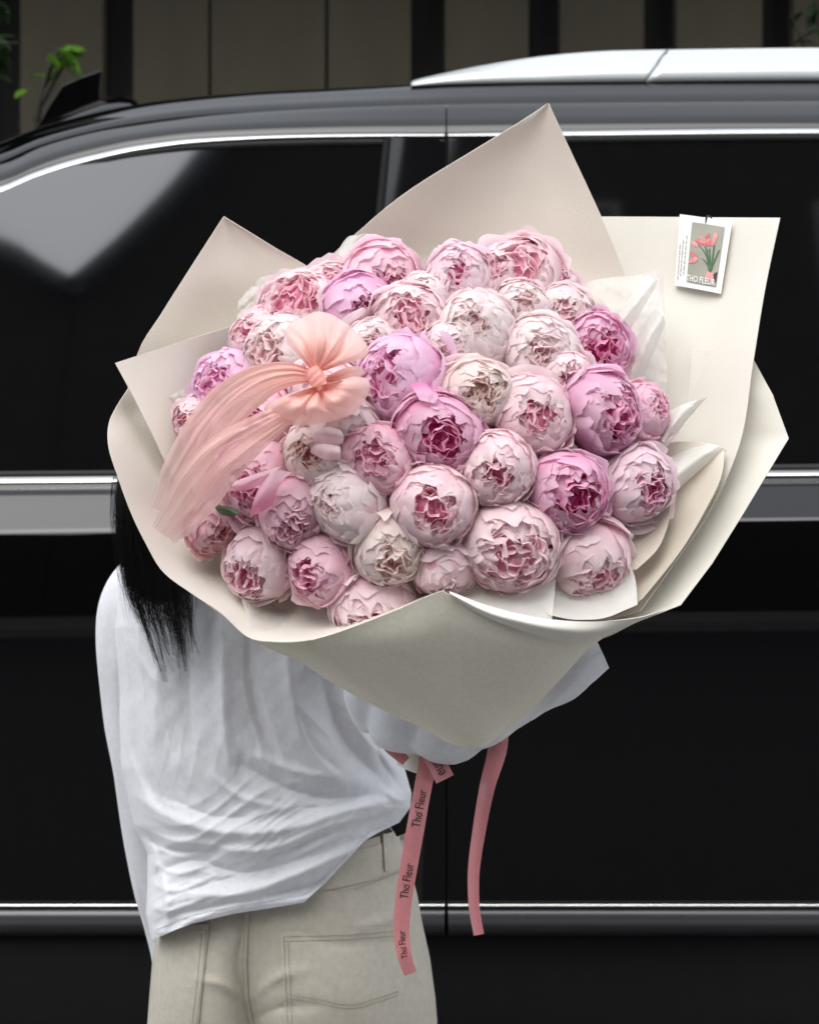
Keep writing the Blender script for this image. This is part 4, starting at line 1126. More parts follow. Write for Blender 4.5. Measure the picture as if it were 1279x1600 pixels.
for pl in ([(.3, .4), (.5, .5), (.66, .66), (.74, .84)], [(.5, .4), (.62, .56), (.73, .84)], [(.64, .42), (.70, .6), (.75, .84)], [(.78, .35), (.78, .6), (.765, .84)], [(.25, .62), (.48, .63), (.66, .73), (.74, .84)], [(.95, .42), (.86, .6), (.77, .84)], [(.58, .45), (.63, .62), (.72, .8)]):
    c = catmull(pl, 14); w = .026
    parts.append((np.array([CLp(a - w, b) for a, b in c] + [CLp(a + w, b) for a, b in c]) - cn * .0002 + cn * .00004 * len(parts), [(i, i + 1, i + 15, i + 14) for i in range(13)]))
v, f = join(parts); mesh_ob('stalk_print', v, f, M['print_green'], pic, smooth=False)
mesh_ob('jar_print', [CLp(.66, .83), CLp(.86, .83), CLp(.92, .98), CLp(.60, .98)], [(0, 1, 2, 3)], M['print_pink'], pic, smooth=False)
mesh_ob('shadow_print', [CLp(.86, .86), CLp(.99, .80), CLp(.99, .99), CLp(.925, .99)], [(0, 1, 2, 3)], M['print_dark'], pic, smooth=False)

def text_mesh(txt):
    cu = bpy.data.curves.new('txt', 'FONT'); cu.body = txt; cu.resolution_u = 3
    o = bpy.data.objects.new('txt', cu); COL.objects.link(o)
    dg_ = bpy.context.evaluated_depsgraph_get()
    me = o.evaluated_get(dg_).to_mesh()
    V = np.array([v.co[:] for v in me.vertices]); F = [tuple(p.vertices) for p in me.polygons]
    o.evaluated_get(dg_).to_mesh_clear()
    bpy.data.objects.remove(o); bpy.data.curves.remove(cu)
    V[:, 0] -= V[:, 0].min(); sx = V[:, 0].max()
    return V[:, :2] / sx, F           # width 1
tv, tf = text_mesh('THO FLEUR')
hh = .085 / tv[:, 1].max()
mesh_ob('lettering', [CL(.27 + .60 * x, .912 - y * hh, .0020) for x, y in tv], tf, M['print_white'], card, smooth=False)
parts = []
rngc = np.random.default_rng(4)
for col, (u, v0, v1) in enumerate(((.115, .35, .86), (.18, .28, .80), (.055, .42, .90))):
    v_ = v0
    while v_ < v1:
        l = rngc.uniform(.02, .07)
        parts.append(([CL(u, v_, .0012), CL(u + .018, v_, .0012), CL(u + .018, v_ + l, .0012), CL(u, v_ + l, .0012)], [(0, 1, 2, 3)]))
        v_ += l + .018
v, f = join(parts); mesh_ob('fine_print', v, f, M['print_grey'], card, smooth=False)
M['wire'] = mat('wire', (.03, .027, .024), .4, metal=.6)
wd = depth_on(CG, 1105, 350) - .0105
wp = [P(1108, 369, wd), P(1112, 350, wd), P(1110, 339, wd), P(1104.5, 337.5, wd), P(1102.5, 345, wd), P(1103, 363, wd)]
V, F = tube(catmull(wp, 40), .0010, 8)
mesh_ob('wire_clip', V, F, M['wire'], card)

# ------------------------------------------------------------------ printed satin ribbons hanging from the binding
M['ribbon'] = mat('rose_satin', (.61, .225, .235), .42, var=.05, nscale=200, bump=.2, bscale=500, bdist=.0003, sheen=.3, trans=.12)
M['ink'] = mat('ribbon_ink', (.03, .012, .014), .6)
def brand_text():
    """the two printed words, the o with its small horn"""
    V, F = text_mesh('Tho Fleur')
    V1, _ = text_mesh('Th'); h1 = V1[:, 1].max()
    V2, _ = text_mesh('Tho'); sc = V[:, 1].max() / V2[:, 1].max()
    x1 = sc; xo = V2[:, 1].max() * 0 + sc * 1.0
    top = V[:, 1].max() * .74
    hb = V[:, 1].max()
    horn = np.array([(xo - .012, top - .10 * hb), (xo + .012, top - .02 * hb), (xo + .020, top + .16 * hb), (xo + .004, top + .16 * hb), (xo - .004, top + .04 * hb)])
    return np.concatenate([V, horn]), F + [tuple(range(len(V), len(V) + 5))]
def ribbon(label, cl, wd, dcurl, texts, twist=0):
    """cl: centre line (px, py, d); wd: half widths; texts: (t0, t1, string)."""
    n = 60
    C = catmull(cl, n); T = np.gradient(C[:, :2], axis=0); T /= np.linalg.norm(T, axis=1)[:, None]
    L_ = np.concatenate([[0], np.cumsum(np.linalg.norm(np.diff(C[:, :2], axis=0), axis=1))]); Lt = L_[-1]
    w = np.interp(np.linspace(0, 1, n), np.linspace(0, 1, len(wd)), wd)
    o = thing('ribbon', P(*cl[0]), label, 'ribbon', 'rose ribbons hanging under the bouquet')
    def at(l, s, lift=0):
        i = np.interp(l, L_, np.arange(n)); k = int(min(n - 2, i)); f = i - k
        c = C[k] * (1 - f) + C[k + 1] * f; t = T[k] * (1 - f) + T[k + 1] * f; ww = w[k] * (1 - f) + w[k + 1] * f
        return P(c[0] - t[1] * s * ww, c[1] + t[0] * s * ww, c[2] - lift + dcurl * s * s + twist * s)
    V = [at(l, s) for l in L_ for s in np.linspace(-1, 1, 7)]
    solid(mesh_ob('strip', V, grid_faces(7, n), M['ribbon'], o), .0003)
    for l0, l1, s_, hs_ in texts:
        tv, tf = brand_text() if s_ == 'Tho Fleur' else text_mesh(s_); a = tv[:, 1].min(); hgt = tv[:, 1].max() - a
        V = [at(l1 - (l1 - l0) * x, ((y - a) / hgt - .5) * hs_, .0012) for x, y in tv]
        mesh_ob('lettering', V, tf, M['ink'], o, smooth=False)
    return o
ribbon('long rose satin ribbon with black printed words, hanging in front of the trousers',
       [(674, 1140, 2.10), (667, 1195, 2.085), (655, 1260, 2.05), (641, 1340, 2.035), (630, 1410, 2.03), (627, 1460, 2.028), (632, 1495, 2.025), (641, 1522, 2.03)],
       [14, 14, 13.5, 14, 13.5, 13, 12, 10], .002, [(95, 155, 'Tho Fleur', 1.0), (212, 268, 'Tho Fleur', 1.0), (318, 362, 'Tho Fleur', .95)])
ribbon('plain rose satin ribbon curling down over the dark car door beside the elbow',
       [(780, 1120, 2.10), (777, 1170, 2.075), (761, 1230, 2.045), (748, 1300, 2.045), (740, 1360, 2.045), (740, 1410, 2.045), (743, 1435, 2.045), (748, 1461, 2.045)],
       [15, 15, 12.5, 11, 10, 9, 8.5, 8], .003, [], .004)
ribbon('short cut end of rose satin ribbon with printed letters under the elbow',
       [(672, 1178, 2.075), (684, 1196, 2.07), (695, 1218, 2.062)], [15, 15, 15], .001, [(14, 38, 'eur', .8)])
ribbon('scrap of red ribbon between the white sleeve and the shirt back',
       [(592, 1150, 2.092), (610, 1168, 2.086), (634, 1190, 2.084)], [9, 10, 8], .001, [])
# ------------------------------------------------------------------ person seen from behind
M['skin'] = mat('skin', (.55, .36, .27), .5, var=.06, nscale=20)
M['linen'] = mat('white_linen', (.765, .77, .80), .85, var=.05, nscale=160, bump=.5, bscale=300, bdist=.0006, sheen=.2, weave=450, trans=.10)
M['denim'] = mat('khaki_twill', (.51, .468, .388), .85, var=.08, nscale=120, bump=.5, bscale=600, bdist=.0006, weave=1100)
M['thread'] = mat('khaki_thread', (.42, .385, .31), .8, var=.1, nscale=300)
M['hair'] = mat('black_hair', (.006, .0055, .006), .38, var=.3, nscale=40, spec=.5)
M['shoe'] = mat('white_shoe', (.7, .7, .68), .6)

DP = 2.2
def Q(px, py, d=DP): return P(px, py, d)
pb = {}
def body():
    verts, edges, rad = [], [], []
    def add(p, r, link=None):
        verts.append(tuple(p)); rad.append(r)
        if link is not None: edges.append((link, len(verts) - 1))
        return len(verts) - 1
    pel = add(Q(450, 1480, 2.355), .078)
    wst = add(Q(430, 1300, 2.345), .068, pel)
    chs = add(Q(385, 1080, 2.335), .080, wst)
    shd = add(Q(355, 900, 2.335), .062, chs)
    nk = add(Q(340, 810, 2.32), .050, shd)
    nk2 = add(Q(336, 750, 2.335), .047, nk)
    h1 = add(Q(333, 690, 2.345), .066, nk2)
    h2 = add(Q(331, 620, 2.33), .082, h1)
    h3 = add(Q(331, 560, 2.32), .070, h2)
    def arm(pts, rs, start):
        k = start
        for p, r in zip(pts, rs): k = add(p, r, k)
        return k
    def hand(wr, wp, dirv, nor, s=1.0):
        dirv = np.array(dirv, float); dirv /= np.linalg.norm(dirv)
        nor = np.array(nor, float); nor -= (nor @ dirv) * dirv; nor /= np.linalg.norm(nor)
        sd_ = np.cross(dirv, nor)
        pm = add(wp + dirv * .045, .021, wr)
        for k, (o, l) in enumerate(((-.027, .066), (-.009, .074), (.009, .070), (.026, .056))):
            a = add(wp + dirv * .088 + sd_ * o, .0095, pm)
            b_ = add(wp + dirv * (.088 + l * .5) + sd_ * o * 1.15 + nor * .010, .0085, a)
            add(wp + dirv * (.088 + l * .9) + sd_ * o * 1.2 + nor * .032, .0072, b_)
        a = add(wp + dirv * .04 - sd_ * .034 + nor * .010, .0115, pm)
        b_ = add(wp + dirv * .066 - sd_ * .047 + nor * .022, .0095, a)
        add(wp + dirv * .09 - sd_ * .048 + nor * .036, .008, b_)
    # free arm at the side, hand before the hip
    wp = Q(250, 1450, 2.405)
    w = arm([Q(232, 915, 2.335), Q(202, 1010, 2.33), Q(212, 1180, 2.345), Q(226, 1330, 2.375), wp], [.032, .027, .024, .022, .017], shd)
    hand(w, wp, (.45, .85, -.25), (1, -.4, 0))
    # holding arm under the bouquet
    wp = Q(895, 1028, 2.065)
    w = arm([Q(500, 925, 2.285), Q(575, 1030, 2.16), Q(685, 1118, 2.078), Q(800, 1080, 2.065), wp], [.034, .032, .032, .028, .02], shd)
    hand(w, wp, (.05, .25, .9), (-.6, -.7, 0))
    for sx in (1, -1):
        hx = 544 if sx > 0 else 314
        k = add(Q(hx, 1590, 2.35), .050, pel)
        k = add(np.array((Q(hx, 0, 2.31)[0], 2.33, .47)), .046, k)
        k = add(np.array((Q(hx, 0, 2.31)[0], 2.31, .10)), .036, k)
        add(np.array((Q(hx, 0, 2.31)[0] + .01 * sx, 2.46, .035)), .030, k)
    # face, turned away from us
    ear = []
    me = bpy.data.meshes.new('body_skeleton'); me.from_pydata(verts, edges, [])
    o = bpy.data.objects.new('body_skeleton', me); COL.objects.link(o)
    sk = o.modifiers.new('s', 'SKIN'); o.modifiers.new('u', 'SUBSURF').levels = 2
    for i, r in enumerate(rad): me.skin_vertices[0].data[i].radius = (r, r)
    me.skin_vertices[0].data[0].use_root = True
    dg_ = bpy.context.evaluated_depsgraph_get()
    ev = o.evaluated_get(dg_); m2 = ev.to_mesh()
    V = np.array([v.co[:] for v in m2.vertices]); F = [tuple(p.vertices) for p in m2.polygons]
    ev.to_mesh_clear(); bpy.data.objects.remove(o); bpy.data.meshes.remove(me)
    # press a face into the front of the head: brow, nose, chin
    hc = Q(331, 620, 2.335)
    rel = V - hc
    def bump(p, r, a):
        g = np.exp(-((rel - np.array(p)) ** 2).sum(1) / r ** 2)
        V[:, 1] += a * g
    bump((0, .085, -.005), .016, .022); bump((-.032, .075, .012), .016, -.010); bump((.032, .075, .012), .016, -.010); bump((0, .08, -.045), .02, .006); bump((0, .07, -.075), .024, .010)
    return V, F
V, F = body()
base = np.array((P(440, 0, 2.33)[0], 2.33, 0))
person = mesh_ob('person', V, F, M['skin'], None, loc=base)
tag(person, 'person seen from behind, long black hair, white shirt, khaki jeans, holding the bouquet', 'person')

# ---- shirt
def interp(tab):
    t = np.array(tab, float)
    return lambda y: np.interp(y, t[:, 0], t[:, 1])
sl = interp([(818, 318), (835, 285), (850, 245), (862, 215), (880, 196), (920, 182), (980, 172), (1082, 184), (1140, 187), (1200, 190), (1290, 210), (1335, 231), (1380, 231), (1430, 229), (1500, 244)])
sr = interp([(818, 395), (835, 430), (850, 470), (862, 505), (880, 530), (920, 560), (980, 575), (1060, 580), (1110, 590), (1140, 607), (1165, 620), (1200, 631), (1240, 642), (1262, 640), (1300, 612), (1360, 590), (1500, 560)])
hem = lambda u: np.interp(u, [0, .03, .2, .4, .55, .70, .80, .90, 1.0], [1468, 1465, 1443, 1427, 1419, 1410, 1372, 1315, 1285])
DB_ = 2.205                         # depth of the back surface
folds = [   # polyline px, amplitude m (towards us), half width px
 ([(205, 1240), (260, 1275), (330, 1298), (400, 1302), (470, 1290), (560, 1262), (640, 1248)], .016, 17),
 ([(200, 1290), (250, 1322), (300, 1330), (360, 1322)], -.012, 11),
 ([(232, 1345), (262, 1322), (310, 1318), (380, 1330), (440, 1322), (520, 1290), (640, 1262)], .013, 12),
 ([(235, 1372), (300, 1345), (370, 1362), (430, 1355), (480, 1335)], -.013, 10),
 ([(240, 1420), (300, 1402), (380, 1396), (450, 1372), (520, 1342), (600, 1300), (640, 1268)], .015, 16),
 ([(300, 1390), (340, 1376), (400, 1372), (440, 1360)], -.007, 7),
 ([(440, 1352), (480, 1330), (520, 1310), (560, 1300)], .009, 9),
 ([(420, 1400), (480, 1388), (540, 1352), (590, 1318)], -.010, 10),
 ([(440, 1412), (500, 1396), (560, 1358)], .007, 8),
 ([(250, 1355), (258, 1395), (262, 1430), (258, 1455)], .010, 9),
 ([(250, 1455), (320, 1432), (400, 1414), (500, 1402)], .006, 10),
 ([(352, 950), (348, 1040), (350, 1130), (358, 1200)], .010, 16),
 ([(390, 960), (392, 1050), (410, 1140), (450, 1210)], -.010, 18),
 ([(445, 980), (455, 1080), (480, 1160), (540, 1225)], .009, 18),
 ([(300, 960), (296, 1060), (300, 1160)], -.006, 16),
 ([(240, 920), (245, 1040), (240, 1150), (250, 1220)], .007, 22),
 ([(500, 1050), (515, 1110), (545, 1170), (600, 1225)], -.013, 20),
 ([(540, 1100), (560, 1140), (600, 1185), (632, 1215)], .009, 12),
 ([(380, 1195), (450, 1232), (520, 1248), (600, 1240)], -.011, 14),
 ([(400, 1180), (460, 1205), (520, 1215)], .006, 9),
 ([(210, 1120), (222, 1200), (245, 1250)], -.008, 12),
 ([(600, 1238), (622, 1250), (640, 1252)], .008, 7),
 ([(560, 1288), (600, 1275), (636, 1258)], -.008, 6),
 ([(205, 1000), (232, 1050), (262, 1085)], .005, 9), ([(215, 960), (250, 1000), (290, 1030)], -.004, 8),
 ([(270, 1250), (330, 1275), (390, 1278)], -.005, 6), ([(330, 1212), (380, 1248), (440, 1262)], .005, 7),
 ([(460, 1262), (510, 1262), (560, 1250)], -.005, 5), ([(500, 1380), (540, 1340), (585, 1305)], .005, 5),
 ([(270, 1430), (330, 1418), (390, 1408)], -.005, 5), ([(300, 1360), (330, 1352), (366, 1342)], .005, 5),
 ([(420, 1340), (470, 1318), (505, 1300)], -.006, 5), ([(235, 1300), (250, 1340), (246, 1380)], -.007, 6),
 ([(580, 1150), (596, 1190), (622, 1230)], -.006, 7), ([(470, 1120), (490, 1170), (530, 1205)], -.006, 9),
]
def fold_disp(px, py, fl):
    s = np.zeros_like(px)
    for pl, a, w in fl:
        c = catmull(pl, 60)
        dd = np.full(px.shape, 1e9); tt = np.zeros_like(px)
        for k in range(59):
            ax_, ay = c[k]; bx_, by = c[k + 1]
            vx, vy = bx_ - ax_, by - ay
            t = np.clip(((px - ax_) * vx + (py - ay) * vy) / (vx * vx + vy * vy + 1e-9), 0, 1)
            q_ = (px - ax_ - t * vx) ** 2 + (py - ay - t * vy) ** 2
            m_ = q_ < dd
            dd = np.where(m_, q_, dd); tt = np.where(m_, (k + t) / 59, tt)
        env = np.clip(np.sin(np.pi * np.clip(tt * .9 + .05, 0, 1)), 0, 1) ** .6
        s += a * env * np.exp(-(np.sqrt(dd + 6.0) / (w * .85)) ** 1.4)
    return s
nu, nv = 280, 240
u = np.linspace(0, 1, nu); v = np.linspace(0, 1, nv) ** .92
U, Vv = np.meshgrid(u, v)
PY = 818 + (hem(U) - 818) * Vv
PX = sl(PY) + (sr(PY) - sl(PY)) * U
S = 2 * U - 1
halfw = (sr(PY) - sl(PY)) / 2 * DP / FOC
thick = np.minimum(.115, halfw * .8)
Dd = DB_ + thick * (1 - np.sqrt(np.clip(1 - np.abs(S) ** 2.6, 0, 1)))
Dd += .035 * np.clip((900 - PY) / 82, 0, 1)               # shoulders roll forward
Dd += .030 * np.exp(-((PY - 1330) / 60) ** 2) * 0
rngs = np.random.default_rng(2)
fade = np.clip((1 - np.abs(S)) / .10, 0, 1)
Dd -= 1.15 * fold_disp(PX, PY, folds) * (.25 + .75 * fade)
def ridged(b, wl, warp, along, seed):
    g = np.random.default_rng(seed); w1 = smooth_noise(g, 6, 5); w2 = smooth_noise(g, 6, 9); mk = smooth_noise(g, 6, 7)
    x = b / wl * math.pi + warp * w1(U * 1.4, Vv * 1.4) + .5 * warp * w2(U * 1.4, Vv * 1.4)
    return (1 - np.abs(np.sin(x))) ** 1.6 * np.clip(.35 + .8 * mk(U * 1.5, Vv * 1.5), 0, 1.3)
low = np.clip((PY - 1190) / 90, 0, 1); rightp = np.clip((PX - 380) / 220, 0, 1)
Dd -= fade * low * .0042 * ridged((PY - 1300) + .33 * (PX - 420), 34, 2.4, 0, 31)
Dd -= fade * low * .0016 * ridged((PY - 1300) + .45 * (PX - 420), 17, 2.6, 0, 32)
Dd -= fade * (1 - low) * .0030 * ridged(PX - .15 * (PY - 1000), 60, 2.2, 0, 33)
Dd -= fade * (1 - low) * .0007 * ridged(PX + .35 * (PY - 1000), 26, 2.6, 0, 34)
Dd -= fade * rightp * np.exp(-((PY - 1200) / 90) ** 2) * .0020 * ridged((PY - 1200) - .55 * (PX - 500), 24, 1.8, 0, 35)
for f, a in ((7, .0014), (14, .0008), (26, .0005), (45, .0003)):
    nz = smooth_noise(rngs, 7, f); Dd -= a * nz(U * 1.6, Vv * 1.6)
back = np.stack([P(a, b, c) for a, b, c in zip(PX.ravel(), PY.ravel(), Dd.ravel())]).reshape(nv, nu, 3)
# front of the shirt closes the ring
nf = 40
uf = np.linspace(1, 0, nf + 2)[1:-1]
fr = np.empty((nv, nf, 3))
for j in range(nv):
    L0, R0 = back[j, 0], back[j, -1]
    for i, t in enumerate(uf):
        p = L0 * (1 - t) + R0 * t
        s = 2 * t - 1
        p[1] = L0[1] * (1 - t) + R0[1] * t + thick[j, nu // 2] * 1.05 * math.sqrt(max(0, 1 - s * s))
        fr[j, i] = p
ring = np.concatenate([back, fr], axis=1)
shirt = solid(mesh_ob('shirt', ring.reshape(-1, 3), grid_faces(nu + nf, nv, wrap=True), M['linen'], person), .0012, split=85)

def sdepth(px, py):
    j = int(np.argmin(np.abs(PYs[:, nus // 2] - py))); k_ = np.argmin((PXs - px) ** 2 + (PYs - py) ** 2)
    return Dds.ravel()[k_]
PXs, PYs, Dds, nus = PX.copy(), PY.copy(), Dd.copy(), nu
def sleeve(cl, rx, folds_fn, name, seed, ns=56, nl=110, ry=None):
    C = catmull([P(*c) for c in cl], nl)
    r = catmull(np.stack([np.linspace(0, 1, len(rx)), rx], 1), nl)[:, 1]
    T = np.gradient(C, axis=0); T /= np.linalg.norm(T, axis=1)[:, None]
    rng = np.random.default_rng(seed)
    nz = [smooth_noise(rng, 6, f) for f in (4, 9)]
    V = []
    a = np.linspace(0, 2 * math.pi, ns, endpoint=False)
    for j in range(nl):
        B = np.cross(T[j], np.array((0, 1.0, 0))); B /= np.linalg.norm(B)       # in the picture plane
        Nn = np.cross(B, T[j])
        if Nn[1] > 0: Nn = -Nn
        t = j / (nl - 1)
        rr = r[j] * (1 + folds_fn(t, a) + .025 * nz[0](np.cos(a), 3 * t + np.sin(a)) + .015 * nz[1](np.cos(a), 4 * t + np.sin(a)))
        V.append(C[j] + (rr * np.cos(a))[:, None] * B + (rr * .95 * np.sin(a))[:, None] * Nn)
    o = mesh_ob(name, np.concatenate(V), grid_faces(ns, nl, wrap=True), M['linen'], shirt)
    return solid(o, .0014, split=85)
k = DP / FOC
# free arm
sleeve([(262, 890, 2.315), (228, 915, 2.315), (207, 960, 2.32), (200, 1030, 2.325), (203, 1110, 2.335), (213, 1200, 2.345), (223, 1300, 2.365), (234, 1390, 2.385), (243, 1440, 2.40), (251, 1482, 2.41), (254, 1508, 2.42)],
       [x * k for x in (46, 56, 52, 45, 42, 38, 34, 31, 27, 20, 15)],
       lambda t, a: .05 * np.sin(16 * t + 2 * np.cos(a)) * np.clip(t - .3, 0, 1) + .06 * np.exp(-((a - 1.2) / .35) ** 2) * np.sin(3 * t), 'sleeve', 5)
# holding arm
sleeve([(480, 905, 2.27), (520, 960, 2.22), (565, 1030, 2.15), (615, 1088, 2.10), (685, 1130, 2.075), (742, 1112, 2.065), (800, 1083, 2.06), (860, 1053, 2.055), (905, 1031, 2.05), (938, 1016, 2.05)],
       [x * 2.07 / FOC for x in (50, 54, 48, 47, 64, 60, 54, 49, 45, 30)],
       lambda t, a: .16 * np.exp(-((t - .48) / .2) ** 2) * (np.abs(np.sin(34 * t + 1.3 * np.sin(a) + .8 * a)) * 1.4 - .8) + .05 * np.sin(30 * t + 2 * a) + .07 * (1 - np.abs(np.sin(21 * t + 3 * a))), 'sleeve', 6)

# ---- hair: cap on the head, long lock down the back
hc = Q(331, 625, 2.325)
V = []
for th_ in np.linspace(.02, 2.2, 24):
    for a in np.linspace(0, 2 * math.pi, 40, endpoint=False):
        rr = .098
        p = np.array((math.sin(th_) * math.cos(a) * .92, math.sin(th_) * math.sin(a) * 1.02, math.cos(th_) * 1.08)) * rr
        if p[1] > .03: p = p * np.array((1, 1, 1)) * (1.0 if th_ < 1.0 else .8)
        V.append(hc + p)
hair = mesh_ob('hair', np.array(V), grid_faces(40, 24, wrap=True), M['hair'], person)
G = patch_pts([[(225, 640, 2.205), (275, 640, 2.20), (325, 640, 2.20)], [(192, 775, 2.172), (230, 785, 2.160), (275, 800, 2.158)], [(198, 880, 2.174), (238, 890, 2.163), (278, 895, 2.160)], [(208, 912, 2.174), (242, 920, 2.168), (276, 918, 2.166)], [(222, 935, 2.178), (246, 940, 2.174), (270, 935, 2.174)]], 30, 50)
G[..., 1] += .0025 * np.sin(np.linspace(0, 26, 30))[None, :]
solid(mesh_ob('hair_lock', G.reshape(-1, 3), grid_faces(30, 50), M['hair'], hair), .003)
rngh = np.random.default_rng(11)
parts = []
def lock(nc, per, roots, mids, lows, ends, rad, jit, lmin=.7, lmax=1.03, ns=3, npt=26, spread=.10, curl=0):
    """Hair in clumps: each clump has its own path and length and draws together to a point."""
    on = lambda seg, t: np.array(seg[0], float) * (1 - t) + np.array(seg[1], float) * t
    for i in range(nc):
        f = (i + rngh.random()) / nc; g = np.clip(f + rngh.normal(0, spread), 0, 1); h = np.clip(g + rngh.normal(0, spread), -.05, 1.05)
        ln = rngh.uniform(lmin, lmax); ey = rngh.normal(-8, 16); bow = rngh.normal(0, 1)
        for k in range(per):
            o = rngh.normal(0, 1, 2)
            p = [on(roots, f), on(mids, f), on(lows, g), on(ends, h)]
            p = [q + np.array((o[0] * jit * w, 0, o[1] * .004 * w)) for q, w in zip(p, (1.6, 1.6, 1.1, .25))]
            p[3][1] += ey
            c = catmull(p, npt); m_ = max(8, int(npt * min(1.0, ln * rngh.uniform(.9, 1.03)))); 
            t = np.linspace(0, 1, npt)
            c[:, 0] += 2.2 * bow * np.sin(t * 5 + i) * t + .8 * jit * np.sin(t * rngh.uniform(2, 6) + rngh.uniform(0, 6)) * t * .5 + curl * t ** 3
            c = c[:m_]
            W = np.stack([P(*q) for q in c])
            parts.append(tube(W, np.linspace(rad, rad * .12, m_), ns, cap=False))
# main fall
lock(80, 32, [(225, 640, 2.20), (335, 640, 2.19)], [(190, 772, 2.165), (274, 800, 2.145)], [(196, 905, 2.165), (284, 905, 2.150)], [(238, 1050, 2.170), (292, 1048, 2.172)], .00045, 4.5, .6, 1.02, curl=10)
lock(22, 14, [(225, 650, 2.18), (330, 650, 2.18)], [(191, 775, 2.16), (280, 800, 2.14)], [(205, 930, 2.162), (286, 925, 2.152)], [(250, 1056, 2.168), (302, 1052, 2.172)], .00038, 5, .75, 1.03, curl=16)
# side pieces beside the paper
lock(14, 12, [(250, 700, 2.15), (340, 760, 2.15)], [(262, 800, 2.145), (300, 860, 2.15)], [(282, 900, 2.155), (303, 915, 2.16)], [(278, 1000, 2.165), (306, 990, 2.17)], .00045, 4, .6, 1.0)
# loose wisps
lock(9, 2, [(250, 780, 2.15), (300, 800, 2.15)], [(285, 870, 2.155), (304, 880, 2.155)], [(298, 950, 2.162), (308, 950, 2.162)], [(272, 1020, 2.168), (300, 1020, 2.168)], .0003, 4)
lock(6, 2, [(185, 800, 2.16), (195, 800, 2.16)], [(186, 870, 2.162), (196, 880, 2.162)], [(196, 960, 2.166), (210, 970, 2.166)], [(222, 1050, 2.172), (252, 1060, 2.172)], .0003, 3)
lock(7, 2, [(200, 850, 2.155), (290, 850, 2.15)], [(225, 940, 2.16), (296, 940, 2.16)], [(255, 1010, 2.166), (292, 1010, 2.166)], [(285, 1050, 2.17), (320, 1060, 2.172)], .0003, 3)
v, f = join(parts)
mesh_ob('hair_strands', v, f, M['hair'], hair, kind='stuff')

# ---- trousers
tl = interp([(1290, 300), (1330, 270), (1400, 252), (1465, 246), (1500, 239), (1560, 234), (1600, 231), (1700, 228)])
tr = interp([(1290, 600), (1298, 613), (1340, 636), (1400, 651), (1440, 658), (1500, 671), (1560, 679), (1600, 682), (1700, 684)])
nu, nv = 120, 110
u = np.linspace(0, 1, nu)
top = np.interp(u, [0, .3, .6, .8, 1], [1365, 1352, 1335, 1318, 1300])
U, Vv = np.meshgrid(u, np.linspace(0, 1, nv))
PY = top[None, :] + (1690 - top[None, :]) * Vv
PX = tl(PY) + (tr(PY) - tl(PY)) * U
S = 2 * U - 1
Dd = 2.232 + .125 * (1 - np.sqrt(np.clip(1 - np.abs(S) ** 2.4, 0, 1)))
seam = np.interp(PY, [1300, 1425, 1500, 1560, 1620, 1700], [396, 390, 386, 388, 397, 400])
Dd += .052 * np.clip((PY - 1440) / 200, 0, 1) ** 1.2 * np.exp(-((PX - seam) / 30) ** 2)        # cleft deepening downward
Dd -= .022 * np.exp(-((PX - 300) / 75) ** 2 - ((PY - 1540) / 110) ** 2) + .026 * np.exp(-((PX - 520) / 100) ** 2 - ((PY - 1560) / 120) ** 2)
tfolds = [([(395, 1560), (430, 1530), (480, 1515)], .004, 9), ([(400, 1590), (440, 1575), (500, 1570)], -.004, 8), ([(380, 1560), (350, 1540), (310, 1530)], .004, 9), ([(640, 1420), (600, 1440), (560, 1450)], .003, 9),
          ([(380, 1450), (370, 1500), (376, 1560)], -.003, 6), ([(640, 1500), (660, 1540), (665, 1590)], .004, 9), ([(470, 1460), (530, 1475), (620, 1470)], -.002, 8)]
Dd -= 1.8 * fold_disp(PX, PY, tfolds)
for f, a in ((6, .0012), (16, .0006)):
    nz = smooth_noise(rngs, 6, f); Dd -= a * nz(U * 1.6, Vv * 1.6)
def tdepth(px, py):
    """depth of the trouser back at a pixel"""
    j = np.clip((py - np.interp((px - tl(py)) / (tr(py) - tl(py)), u, top)), 0, None)
    uu = np.clip((px - tl(py)) / (tr(py) - tl(py)), 0, 1)
    vv = np.clip(j / (1690 - np.interp(uu, u, top)), 0, 1)
    a = uu * (nu - 1); b = vv * (nv - 1); i0 = int(min(nu - 2, a)); j0 = int(min(nv - 2, b)); fa, fb = a - i0, b - j0
    return (Dd[j0, i0] * (1 - fa) + Dd[j0, i0 + 1] * fa) * (1 - fb) + (Dd[j0 + 1, i0] * (1 - fa) + Dd[j0 + 1, i0 + 1] * fa) * fb
back = np.stack([P(a, b, c) for a, b, c in zip(PX.ravel(), PY.ravel(), Dd.ravel())]).reshape(nv, nu, 3)
nf = 36
uf = np.linspace(1, 0, nf + 2)[1:-1]
fr = np.empty((nv, nf, 3))
for j in range(nv):
    for i, t in enumerate(uf):
        p = back[j, 0] * (1 - t) + back[j, -1] * t
        p[1] += .115 * math.sqrt(max(0, 1 - (2 * t - 1) ** 2)); fr[j, i] = p
ring = np.concatenate([back, fr], axis=1)
trousers = solid(mesh_ob('trousers', ring.reshape(-1, 3), grid_faces(nu + nf, nv, wrap=True), M['denim'], person), .0015)
zk = P(0, 1690, 2.31)[2]
